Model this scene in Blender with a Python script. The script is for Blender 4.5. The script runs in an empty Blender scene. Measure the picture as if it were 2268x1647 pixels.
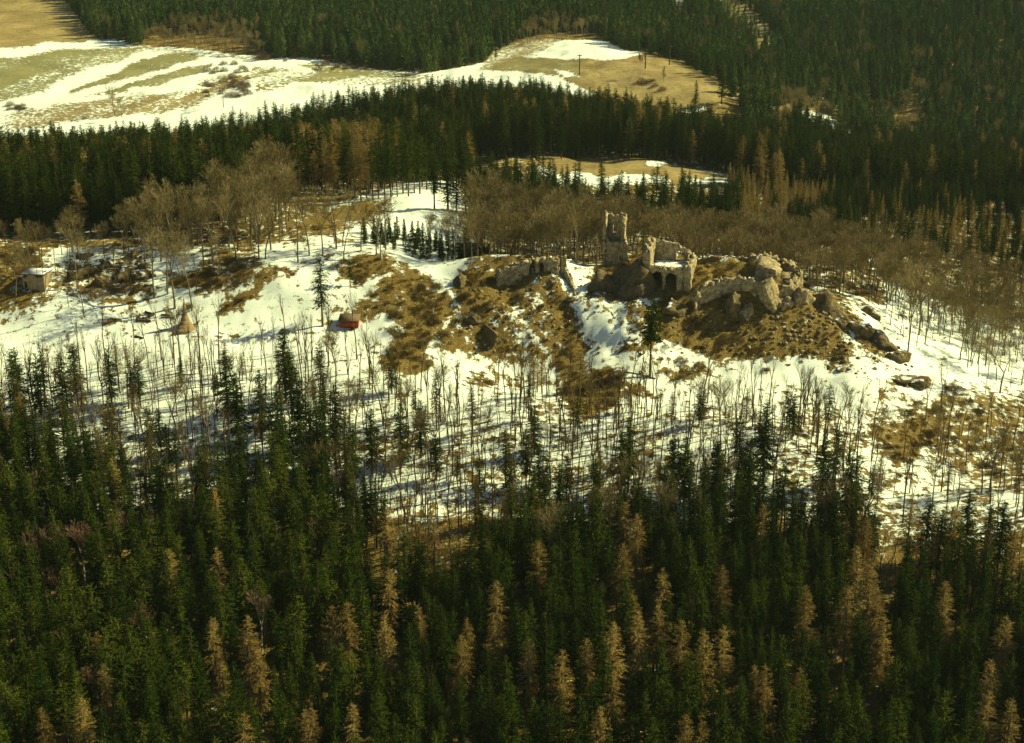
import bpy, math, random
import numpy as np
from mathutils import Vector
rng = np.random.default_rng(7)
random.seed(7)
C = bpy.context.scene.collection
SC = bpy.context.scene
R = math.radians

# ------------------------------------------------------------------ camera, light, exposure
CAMZ, PITCH, F, CX, CY = 105.0, 20.0, 3596.0, 1134.0, 823.5
cam_d = bpy.data.cameras.new('camera'); cam = bpy.data.objects.new('camera', cam_d); C.objects.link(cam)
cam.location = (0, 0, CAMZ); cam.rotation_euler = (R(90 - PITCH), 0, 0)
cam_d.sensor_width = 36; cam_d.lens = 18 / (CX / F); cam_d.clip_start = 1; cam_d.clip_end = 8000
SC.camera = cam
SUN_EL, SUN_AZ = 37.0, 16.0          # azimuth measured from +X towards +Y
sd = Vector((math.cos(R(SUN_EL)) * math.cos(R(SUN_AZ)), math.cos(R(SUN_EL)) * math.sin(R(SUN_AZ)), math.sin(R(SUN_EL))))
sl = bpy.data.lights.new('sun', 'SUN'); sun = bpy.data.objects.new('sun', sl); C.objects.link(sun)
sl.energy = 5.0; sl.angle = R(0.5); sl.color = (1.0, 0.99, 0.56)
sun.rotation_euler = sd.to_track_quat('Z', 'Y').to_euler(); sun.location = (200, 300, 300)
w = bpy.data.worlds.new('World'); SC.world = w; w.use_nodes = True
nt = w.node_tree; nt.nodes.clear()
sky = nt.nodes.new('ShaderNodeTexSky'); sky.sky_type = 'NISHITA'; sky.sun_disc = False
sky.sun_elevation = R(SUN_EL); sky.sun_rotation = R(90 - SUN_AZ)
bg = nt.nodes.new('ShaderNodeBackground'); bg.inputs[1].default_value = 0.05
wo = nt.nodes.new('ShaderNodeOutputWorld')
nt.links.new(sky.outputs[0], bg.inputs[0]); nt.links.new(bg.outputs[0], wo.inputs[0])
SC.view_settings.view_transform = 'Standard'; SC.view_settings.look = 'None'
SC.view_settings.exposure = 0.5; SC.view_settings.gamma = 1.0; SC.view_settings.use_curve_mapping = False
SC.cycles.use_denoising = True
SC.cycles.max_bounces = 5; SC.cycles.diffuse_bounces = 1; SC.cycles.volume_bounces = 0
SC.cycles.transparent_max_bounces = 8

# ------------------------------------------------------------------ numpy noise
def _h(ix, iy, iz, s):
    n = (ix * 374761393 + iy * 668265263 + iz * 1274126177 + s * 982451653) & 0xffffffff
    n = ((n ^ (n >> 13)) * 1274126177) & 0xffffffff
    n = n ^ (n >> 16)
    return (n & 0xffff) / 65535.0
def noise3(x, y, z, s=0):
    x, y, z = np.broadcast_arrays(np.asarray(x, float), np.asarray(y, float), np.asarray(z, float))
    ix, iy, iz = np.floor(x).astype(np.int64), np.floor(y).astype(np.int64), np.floor(z).astype(np.int64)
    fx, fy, fz = x - ix, y - iy, z - iz
    fx, fy, fz = fx*fx*(3-2*fx), fy*fy*(3-2*fy), fz*fz*(3-2*fz)
    r = 0
    for a in (0, 1):
        for b in (0, 1):
            for c in (0, 1):
                r = r + _h(ix+a, iy+b, iz+c, s) * (fx if a else 1-fx) * (fy if b else 1-fy) * (fz if c else 1-fz)
    return r * 2 - 1
def fbm(x, y, z=0.0, o=4, s=0):
    r = 0; a = 1; t = 0
    for k in range(o):
        r = r + a * noise3(np.asarray(x)*2**k, np.asarray(y)*2**k, np.asarray(z)*2**k, s + k); t += a; a *= .5
    return r / t

# ------------------------------------------------------------------ photo point -> place
cp, sp = math.cos(R(PITCH)), math.sin(R(PITCH))
def at(px, py, Y):                      # the point of the view ray through (px, py) whose distance is Y
    a = (px - CX) / F; v = (CY - py) / F
    t = Y / (cp + v * sp)
    return a * t, Y, CAMZ + t * (-sp + v * cp)
def proj(X, Y, Z):
    d = Y * cp + (CAMZ - Z) * sp
    u = Y * sp - (CAMZ - Z) * cp
    return CX + F * X / d, CY - F * u / d, d
S = 2268 / 2336.0

PTS = []
def row(py, Y, xs=(-350, 0, 400, 800, 1134, 1500, 1900, 2268, 2620)):
    for x in xs: PTS.append((x, py, Y))
row(2300, 172); row(2000, 193); row(1650, 222); row(1450, 243); row(1250, 265); row(1100, 285)
row(950, 305, (-350, 0, 400, 800, 1134, 1500, 1700))
PTS += [(0,850,320),(400,850,319),(800,860,319),(-350,850,320),(0,780,331),(400,780,331),(750,790,330),(200,730,341),(400,735,340),(600,735,340),(800,745,338),
 (410,690,347),(620,690,346),(0,700,345),(-350,720,342),
 (2120,850,338),(2268,900,334),(2620,1000,328),(1950,780,342),(1840,680,351),(1800,660,354),(2000,810,340),(2050,730,372),(2200,800,366),(2268,850,352),(1950,680,370),(2268,700,400),(2268,560,450),(1900,590,402),(2620,700,420),
 (2000,900,325),(2000,1000,306),(2200,1050,303),(1850,900,322),(2268,980,318),(1880,830,331),
 (1290,805,336),(1450,865,325),(1600,850,329),(1700,830,333),(1850,830,333),(1300,900,315),(1300,1000,299),(1134,880,318),(1500,900,316),(1000,860,321),
 (1000,700,345),(960,750,338),(1040,775,337),(1120,800,337),(1200,812,337),(1290,770,341),(1280,690,346),(1252,640,352),
 (1035,582,360),(1100,578,360),(1160,568,361),(1215,578,359),(1150,680,348),(1090,690,346),(1120,740,341),(1200,650,351),(1240,690,347),(1200,740,342),(1050,650,351),(1020,640,352),(1120,620,357),
 (1300,640,356),(1350,660,350),(1400,690,346),(1440,720,342),(1380,740,340),(1420,800,331),(1350,800,332),
 (600,592,358),(660,575,362),(720,560,366),(860,565,366),(940,600,360),(1000,625,356),(650,650,350),(780,610,357),(870,650,350),(900,700,344),(850,740,338),(960,680,347),(900,760,336),(800,680,347),(730,640,352),
 (720,530,373),(700,500,386),(850,460,412),(900,440,425),(780,440,430),(900,400,470),(980,480,405),(950,585,369),(990,560,376),(620,520,378),
 (0,640,350),(100,600,358),(250,562,367),(380,552,369),(300,620,357),(150,650,350),(480,660,350),(520,600,359),(430,600,359),(-350,640,352),
 (50,530,381),(200,520,385),(500,490,395),(0,450,430),(300,430,440),(-350,450,430),(550,440,430),
 (0,290,690),(-350,320,690),(200,265,700),(400,240,715),(500,200,745),(700,190,750),(300,150,810),(100,130,830),(0,110,850),(-350,130,850),(500,130,830),(800,155,800),(600,112,860),(250,90,900),(0,0,1020),(150,0,1020),(900,162,790),(1050,150,792),(1150,135,800),
 (1300,100,822),(1380,115,795),(1500,150,750),(1600,190,715),(1550,222,690),(1400,190,712),(1250,160,742),
 (400,60,930),(800,90,885),(800,0,1030),(1134,80,900),(1134,0,1020),(1400,50,930),(1500,80,895),(1650,150,830),(1450,0,1020),(1700,100,880),(1700,0,1000),(2000,0,960),(2268,0,940),(2268,150,820),(2000,200,790),(1880,245,762),(1850,280,737),(1920,322,700),(2268,280,730),(2620,0,940),(2620,200,800),(2620,320,700),
 (1400,352,538),(1600,388,522),(1450,380,515),(1300,372,522),(1250,390,497),(1350,402,490),(1200,360,522),(1000,302,572),(1050,322,556),(1000,400,475),(1150,420,470),
 (1800,430,512),(2100,445,502),(2268,450,502),(1700,455,480),(1600,500,442),(2000,500,450),(1800,480,460),(2620,450,510)]
WP = [(-60,560,-24),(-170,555,-31),(-130,580,-29),(-90,610,-27),(-40,640,-24.5),(0,640,-24),(30,630,-25),(65,600,-26),(90,590,-28),(-230,560,-33),
 (130,560,-33),(190,560,-35),(170,620,-42),(240,640,-43),(120,640,-36),(-120,500,-15),(-60,500,-13),(-180,480,-12),(-150,640,-35),(-60,680,-32),(60,670,-28),
 (10,430,-9),(40,430,-11),(70,430,-12),(10,385,-5),(40,385,-6),(75,385,-8),(25,470,-13),(0,455,-9),
 (27,362,-1.5),(32,366,0.3),(37,362,1.0),(42,357,0.8),(48,358,0.8),(54,358,0.6),(44,352,-0.4),(50,352,-0.6),(60,357,-0.5),(64,353,-2.5),(36,357,0.2),(30,358,-0.5),(25,356,-3.5),
 (31,350.5,-5.2),(35,349,-5.4),(40,347.5,-5.6),(45,347,-5.6),(51,347,-5.6),(57,347,-5.2),(61,348,-5.2),(66,347,-6.5),(26,370,-2),(22,371,-3),(50,366,-4),(60,364,-5),(42,370,-4),(55,353,1.2),(59,352.5,.6),(60,356,.4),(62,354,-.8),(50,360,1.6),(56,358,1.6),
 (48,341,-11.2),(58,341,-11.2),(66,341.5,-11),(38,341,-11),(55,337,-14.6),(65,338,-14.2),(45,337,-14.3),(38,366,1.8),(34,367,1.4),(55,353,.6),(60,354,-.6),
 (-2,372,-3.5),(6,372,-4),(-10,374,-3),
 (-500,1200,10),(0,1200,12),(500,1150,15),(-300,1100,-8),(300,1080,6),(0,1100,-8),(-700,1500,45),(0,1500,60),(700,1500,60),(-150,160,-60),(0,160,-60),(150,160,-60)]
P3 = np.array([at(*p) for p in PTS] + WP)
def _uw(X, Y):
    Yc = np.clip(Y, 150, 1600)
    return np.clip(np.asarray(X) / Yc, -.55, .55), np.log(Yc)
_cu, _cw = _uw(P3[:, 0], P3[:, 1])
def _ker(r2): return .5 * r2 * np.log(r2 + 1e-12)
_N = len(P3)
_K = _ker((_cu[:, None]-_cu)**2 + (_cw[:, None]-_cw)**2)
_A = np.zeros((_N+3, _N+3)); _A[:_N, :_N] = _K + np.eye(_N) * 2e-6
_A[:_N, _N] = 1; _A[:_N, _N+1] = _cu; _A[:_N, _N+2] = _cw; _A[_N:, :_N] = _A[:_N, _N:].T
_sol = np.linalg.solve(_A, np.concatenate([P3[:, 2], np.zeros(3)]))
def base_z(X, Y):
    X = np.asarray(X, float); Y = np.asarray(Y, float); X, Y = np.broadcast_arrays(X, Y); sh = X.shape
    X = X.ravel(); Y = Y.ravel(); out = np.empty(len(X))
    for a in range(0, len(X), 40000):
        u, v = _uw(X[a:a+40000], Y[a:a+40000])
        out[a:a+40000] = _ker((u[:, None]-_cu)**2 + (v[:, None]-_cw)**2) @ _sol[:_N] + _sol[_N] + u*_sol[_N+1] + v*_sol[_N+2]
    return out.reshape(sh)
def gz(X, Y):
    X = np.asarray(X, float); Y = np.asarray(Y, float)
    z = base_z(X, Y)
    near = np.clip((430 - Y) / 60, 0, 1)
    z = z + fbm(X*.09, Y*.09, o=4, s=3) * (.9 * near + 1.5*(1-near))
    z = z + fbm(X*.5, Y*.5, o=3, s=9) * .28 * near
    cas = np.clip(1 - ((X-28)/48)**2, 0, 1) * np.clip(1 - ((Y-352)/24)**2, 0, 1)
    z = z + cas * (1.2*fbm(X*.22, Y*.22, o=3, s=15) + .5*fbm(X*.8, Y*.8, o=2, s=16) + 1.4*(.5 - abs(fbm(X*.3+7, Y*.3, o=3, s=18))*1.6))
    z = z + 13*fbm(X*.0075+3, Y*.006, o=3, s=57) * np.clip((Y-820)/150, 0, 1) * np.clip((X+260)/120, 0, 1)
    z = z + np.clip((np.asarray(Y) - 1500) * .05, 0, 60)
    return z
def pick(px, py, Y0=180, Y1=1300, h=0.0):     # where the view ray meets the ground (or h above it)
    Ys = np.arange(Y0, Y1, 1.0)
    a = (px - CX) / F; v = (CY - py) / F; t = Ys / (cp + v * sp)
    X = a * t; Z = CAMZ + t * (-sp + v * cp)
    g = base_z(X, Ys) + h
    k = np.nonzero(Z < g)[0]
    i = k[0] if len(k) else len(Ys) - 1
    return float(X[i]), float(Ys[i]), float(gz(X[i], Ys[i]))

# ------------------------------------------------------------------ helpers
def tag(o, label=None, cat=None, group=None, kind=None):
    if label: o['label'] = label
    if cat: o['category'] = cat
    if group: o['group'] = group
    if kind: o['kind'] = kind
    return o
def mesh(name, V, Fc, mats, mi=None, smooth=False):
    V = np.asarray(V, np.float32).reshape(-1, 3)
    me = bpy.data.meshes.new(name)
    if isinstance(Fc, np.ndarray):
        n, k = Fc.shape
        me.vertices.add(len(V)); me.vertices.foreach_set('co', V.ravel())
        me.loops.add(n*k); me.loops.foreach_set('vertex_index', Fc.astype(np.int32).ravel())
        me.polygons.add(n); me.polygons.foreach_set('loop_start', np.arange(0, n*k, k, dtype=np.int32))
        me.update(calc_edges=True)
    else:
        me.from_pydata([tuple(map(float, v)) for v in V], [], [tuple(int(i) for i in f) for f in Fc])
    for m in (mats if isinstance(mats, (list, tuple)) else [mats] if mats else []): me.materials.append(m)
    if mi is not None: me.polygons.foreach_set('material_index', np.asarray(mi, np.int32))
    if smooth: me.polygons.foreach_set('use_smooth', np.ones(len(me.polygons), bool))
    me.update(); return me
def obj(name, me, parent=None, loc=(0, 0, 0), rz=0):
    o = bpy.data.objects.new(name, me); C.objects.link(o); o.location = loc; o.rotation_euler = (0, 0, rz)
    if parent: o.parent = parent
    return o
def empty(name, loc, rz=0):
    o = bpy.data.objects.new(name, None); C.objects.link(o); o.location = loc; o.rotation_euler = (0, 0, rz); return o
def boxm(name, x0, x1, y0, y1, z0, z1, m, jit=0.0):
    V = np.array([(x, y, z) for z in (z0, z1) for (x, y) in ((x0, y0), (x1, y0), (x1, y1), (x0, y1))], float)
    if jit: V += rng.normal(0, jit, V.shape)
    return mesh(name, V, np.array([(0, 3, 2, 1), (4, 5, 6, 7), (0, 1, 5, 4), (1, 2, 6, 5), (2, 3, 7, 6), (3, 0, 4, 7)]), m)
def tube(p, q, r0, r1, n=5):
    p, q = np.array(p, float), np.array(q, float); d = q - p; d /= np.linalg.norm(d) + 1e-9
    a = np.cross(d, (0, 0, 1) if abs(d[2]) < .9 else (1, 0, 0)); a /= np.linalg.norm(a); b = np.cross(d, a)
    th = np.arange(n) * 2*math.pi/n
    ring = np.cos(th)[:, None]*a + np.sin(th)[:, None]*b
    V = np.concatenate([p + ring*r0, q + ring*r1])
    Fq = [(i, (i+1) % n, n+(i+1) % n, n+i) for i in range(n)]
    return V, Fq
def merge(parts):
    V = []; Fc = []; o = 0
    for v, f in parts:
        V.append(v); Fc += [tuple(i+o for i in t) for t in f]; o += len(v)
    return np.concatenate(V), Fc

# ------------------------------------------------------------------ materials
class N:
    def __init__(s, name):
        s.m = bpy.data.materials.new(name); s.m.use_nodes = True; s.t = s.m.node_tree
        s.b = s.t.nodes['Principled BSDF']; s.b.inputs['Specular IOR Level'].default_value = .15
    def n(s, ty, **k):
        x = s.t.nodes.new(ty)
        for a, v in k.items():
            if a == 'i':
                for q, u in v.items():
                    if hasattr(u, 'is_linked') or isinstance(u, bpy.types.NodeSocket): s.t.links.new(u, x.inputs[q])
                    else: x.inputs[q].default_value = u
            else: setattr(x, a, v)
        return x
    def noise(s, sc, vec=None, det=4, rough=.6, dist=0.):
        x = s.n('ShaderNodeTexNoise'); x.inputs['Scale'].default_value = sc; x.inputs['Detail'].default_value = det
        x.inputs['Roughness'].default_value = rough; x.inputs['Distortion'].default_value = dist
        if vec is not None: s.t.links.new(vec, x.inputs['Vector'])
        return x.outputs['Fac']
    def ramp(s, f, stops):
        x = s.n('ShaderNodeValToRGB'); s.t.links.new(f, x.inputs[0]); e = x.color_ramp.elements
        while len(e) > 1: e.remove(e[-1])
        for i, (p, c) in enumerate(stops):
            el = e[0] if i == 0 else e.new(p)
            el.position = p; el.color = (c, c, c, 1) if isinstance(c, (int, float)) else (*c, 1)
        return x.outputs[0]
    def math(s, op, a, b=0., cl=False):
        x = s.n('ShaderNodeMath', operation=op); x.use_clamp = cl
        for i, v in enumerate((a, b)):
            if isinstance(v, (int, float)): x.inputs[i].default_value = v
            else: s.t.links.new(v, x.inputs[i])
        return x.outputs[0]
    def mix(s, f, a, b):
        x = s.n('ShaderNodeMix', data_type='RGBA')
        for i, v in ((0, f), (6, a), (7, b)):
            if isinstance(v, (int, float)): x.inputs[i].default_value = v
            elif isinstance(v, tuple): x.inputs[i].default_value = (*v, 1)
            else: s.t.links.new(v, x.inputs[i])
        return x.outputs[2]
    def col(s, c, rough=.9):
        if isinstance(c, tuple): s.b.inputs['Base Color'].default_value = (*c, 1)
        else: s.t.links.new(c, s.b.inputs['Base Color'])
        s.b.inputs['Roughness'].default_value = rough; return s
    def bump(s, h, st, d=.1):
        x = s.n('ShaderNodeBump'); x.inputs['Strength'].default_value = st; x.inputs['Distance'].default_value = d
        s.t.links.new(h, x.inputs['Height']); s.t.links.new(x.outputs[0], s.b.inputs['Normal']); return s
def foliage(name, a, b, c):
    k = N(name); k.b.inputs['Specular IOR Level'].default_value = 0; info = k.n('ShaderNodeObjectInfo'); geo = k.n('ShaderNodeNewGeometry')
    tc = k.n('ShaderNodeTexCoord').outputs['Object']
    f = k.math('ADD', k.math('MULTIPLY', info.outputs['Random'], .65), k.math('MULTIPLY', k.noise(1.6, tc, 2), .45))
    k.col(k.ramp(f, [(.15, a), (.5, b), (.85, c)]), .85)
    return k.m
M = {}
def plain(name, c, v=.3, sc=3, rough=.85):
    k = N(name); tc = k.n('ShaderNodeTexCoord').outputs['Object']
    k.col(k.ramp(k.noise(sc, tc), [(.3, tuple(x*(1-v) for x in c)), (.7, tuple(min(1, x*(1+v)) for x in c))]), rough)
    return k.m
M['needle'] = foliage('spruce_needles', (.013, .025, .002), (.026, .042, .0035), (.048, .064, .0055))
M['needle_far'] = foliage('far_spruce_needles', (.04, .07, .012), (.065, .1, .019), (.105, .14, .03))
M['needle_pine'] = foliage('pine_needles', (.04, .052, .004), (.068, .082, .008), (.105, .115, .014))
M['larch'] = foliage('larch_twigs', (.18, .112, .03), (.275, .178, .048), (.37, .245, .07))
M['twig'] = foliage('bare_twigs', (.13, .095, .034), (.21, .155, .06), (.32, .24, .105))
M['twig_slim'] = foliage('sapling_twigs', (.08, .05, .018), (.13, .085, .03), (.2, .14, .055))
M['bark_slim'] = plain('brown_sapling_bark', (.13, .08, .03), .4)
M['twig_red'] = foliage('birch_twigs', (.13, .075, .045), (.19, .11, .065), (.24, .15, .09))
M['brush'] = foliage('dry_brush', (.09, .055, .012), (.17, .11, .025), (.28, .19, .055))
k = N('bark'); tc = k.n('ShaderNodeTexCoord').outputs['Object']
k.col(k.ramp(k.noise(4, tc), [(.3, (.05, .035, .02)), (.7, (.14, .1, .06))])).bump(k.noise(9, tc), .5); M['bark'] = k.m
k = N('grey_bark'); tc = k.n('ShaderNodeTexCoord').outputs['Object']
k.col(k.ramp(k.noise(3, tc), [(.3, (.1, .075, .045)), (.7, (.24, .19, .12))])).bump(k.noise(9, tc), .4); M['bark_grey'] = k.m
k = N('birch_bark'); k.col((.6, .52, .4)); M['bark_birch'] = k.m
# ground: attribute 'cover' = (snow, green field, dry tan)
k = N('ground')
pos = k.n('ShaderNodeNewGeometry').outputs['Position']
at_ = k.n('ShaderNodeAttribute', attribute_name='cover'); sep = k.n('ShaderNodeSeparateColor'); k.t.links.new(at_.outputs['Color'], sep.inputs[0])
n1 = k.noise(.55, pos, 7, .66); n2 = k.noise(2.6, pos, 5, .7); n3 = k.noise(.06, pos, 5, .6); n4 = k.noise(9., pos, 3, .7)
thr = k.math('ADD', k.math('MULTIPLY', n1, .75), k.math('MULTIPLY', n2, .25))
s_ = k.math('SUBTRACT', sep.outputs[0], k.math('MULTIPLY', k.math('SUBTRACT', thr, .5), 4.0))
snow_f = k.ramp(s_, [(.46, 0.), (.56, 1.)])
brown = k.ramp(k.math('ADD', k.math('MULTIPLY', n2, .55), k.math('MULTIPLY', n4, .45)), [(.36, (.05, .034, .007)), (.46, (.14, .088, .018)), (.53, (.27, .175, .038)), (.64, (.46, .32, .088))])
rust = k.ramp(n2, [(.3, (.11, .055, .01)), (.7, (.31, .16, .03))])
brown = k.mix(k.ramp(n1, [(.5, 0.), (.66, .6)]), brown, rust)
tan = k.ramp(k.math('ADD', k.math('MULTIPLY', n3, .5), k.math('MULTIPLY', n1, .5)), [(.36, (.2, .13, .04)), (.48, (.32, .225, .075)), (.62, (.47, .35, .13))])
green = k.ramp(k.math('ADD', k.math('MULTIPLY', n3, .5), k.math('MULTIPLY', n1, .5)), [(.36, (.19, .17, .06)), (.64, (.36, .32, .12))])
gr = k.mix(sep.outputs[2], brown, tan); gr = k.mix(sep.outputs[1], gr, green)
snowc = k.ramp(k.noise(.25, pos, 3), [(.3, (.82, .85, .66)), (.7, (.91, .94, .76))])
k.col(k.mix(snow_f, gr, snowc), .8)
hb = k.math('ADD', k.math('MULTIPLY', n2, k.math('SUBTRACT', 1.15, snow_f)), k.math('MULTIPLY', snow_f, .35))
k.bump(hb, .9, .5); M['ground'] = k.m
def stone(name, cols, snow=True, sc=1.0):
    k = N(name); g = k.n('ShaderNodeNewGeometry'); pos = g.outputs['Position']
    vo = k.n('ShaderNodeTexVoronoi'); vo.inputs['Scale'].default_value = 2.6*sc; k.t.links.new(pos, vo.inputs['Vector'])
    na = k.noise(1.1*sc, pos, 6, .7); nb = k.noise(6*sc, pos, 3, .6)
    f = k.math('ADD', k.math('MULTIPLY', na, .7), k.math('MULTIPLY', nb, .3))
    c = k.ramp(f, cols)
    hue = k.n('ShaderNodeSeparateColor'); k.t.links.new(vo.outputs['Color'], hue.inputs[0])
    c = k.mix(k.math('MULTIPLY', hue.outputs[0], .3), c, (.12, .085, .04))
    if snow:
        nz = k.n('ShaderNodeSeparateXYZ'); k.t.links.new(g.outputs['Normal'], nz.inputs[0])
        s2 = k.math('ADD', nz.outputs[2], k.math('MULTIPLY', k.noise(.5, pos, 5), 1.5))
        c = k.mix(k.ramp(s2, [(1.0, 0.), (1.0, 0.)]) if snow == 0 else k.ramp(k.math('SUBTRACT', s2, snow), [(.42, 0.), (.5, 1.)]), c, (.88, .88, .8))
    k.col(c); k.bump(k.math('ADD', k.math('MULTIPLY', vo.outputs['Distance'], .6), nb), .8, .25); return k.m
M['masonry'] = stone('rubble_masonry', [(.36, (.1, .068, .026)), (.46, (.33, .24, .11)), (.58, (.68, .54, .3))], snow=1.5)
M['rock'] = stone('bare_rock', [(.34, (.05, .034, .012)), (.5, (.16, .11, .045)), (.66, (.33, .25, .12))], snow=1.3, sc=.8)
M['cliff'] = stone('shade_toned_cliff', [(.32, (.06, .04, .018)), (.5, (.15, .105, .045)), (.68, (.26, .19, .09))], snow=1.5, sc=1.0)  # darker brown rock: the shade on the cliff is put into its colour
M['rock_pale'] = stone('pale_rock', [(.36, (.1, .068, .026)), (.48, (.34, .25, .115)), (.6, (.66, .52, .29))], snow=1.45, sc=1.2)
M['turf'] = stone('turf_on_masonry', [(.35, (.14, .08, .025)), (.5, (.27, .17, .055)), (.68, (.4, .27, .1))], snow=1.12)
M['wood'] = plain('weathered_wood', (.24, .16, .075)); M['wood_dark'] = plain('dark_log', (.09, .06, .03))
M['red'] = plain('red_boards', (.4, .045, .01), .25); M['felt'] = plain('roofing_felt', (.16, .11, .06), .45)
M['dark'] = plain('dark_opening', (.015, .015, .012)); M['snow'] = plain('snow_cap', (.88, .88, .8), .04)
M['shingle'] = plain('wooden_shingles', (.3, .2, .09), .35, 6)
M['render'] = plain('old_wall_render', (.3, .22, .12), .3, 1.5)

# ------------------------------------------------------------------ cover masks
def sdpoly(px, py, poly):               # signed distance, negative inside
    P = np.array(poly, float); n = len(P); d2 = np.full(px.shape, 1e12); ins = np.zeros(px.shape, bool)
    for i in range(n):
        ax, ay = P[i]; bx, by = P[(i+1) % n]; ex, ey = bx-ax, by-ay
        t = np.clip(((px-ax)*ex + (py-ay)*ey) / (ex*ex+ey*ey+1e-9), 0, 1)
        d2 = np.minimum(d2, (px-ax-t*ex)**2 + (py-ay-t*ey)**2)
        c = ((ay > py) != (by > py)) & (px < (bx-ax)*(py-ay)/(by-ay+1e-12) + ax)
        ins ^= c
    d = np.sqrt(d2); return np.where(ins, -d, d)
def inpoly(px, py, poly): return sdpoly(np.asarray(px, float), np.asarray(py, float), poly) < 0
OPEN_FAR = [(-700, 330), (-700, -60), (110, -60), (150, 10), (200, 80), (300, 100), (440, 110), (580, 128), (680, 130), (830, 155), (950, 162), (1070, 140), (1100, 110), (1240, 90),
            (1330, 88), (1380, 110), (1430, 118), (1500, 135), (1560, 168), (1620, 200), (1590, 225), (1540, 260), (1400, 300), (900, 300), (400, 350), (0, 420), (-700, 420)]
OPEN_VALLEY = [(1765, 238), (1835, 255), (1870, 285), (1950, 300), (1955, 348), (1860, 350), (1780, 300)]
OPEN_STRIP = [(1190, 352), (1350, 352), (1470, 358), (1610, 388), (1620, 405), (1500, 408), (1300, 410), (1190, 400)]
OPEN_MEADOW = [(560, 640), (600, 560), (660, 500), (740, 452), (800, 436), (900, 405), (1010, 400), (1040, 470), (1010, 560), (1000, 640)]
FOREST_EDGE = np.array([(-700, 572), (0, 572), (200, 562), (330, 535), (440, 520), (540, 480), (620, 430), (760, 440), (800, 450), (870, 425), (950, 415), (1000, 410), (1100, 480), (1300, 480), (1330, 470), (1600, 440), (1650, 560), (2000, 560), (2268, 600), (2700, 600)], float)

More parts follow.
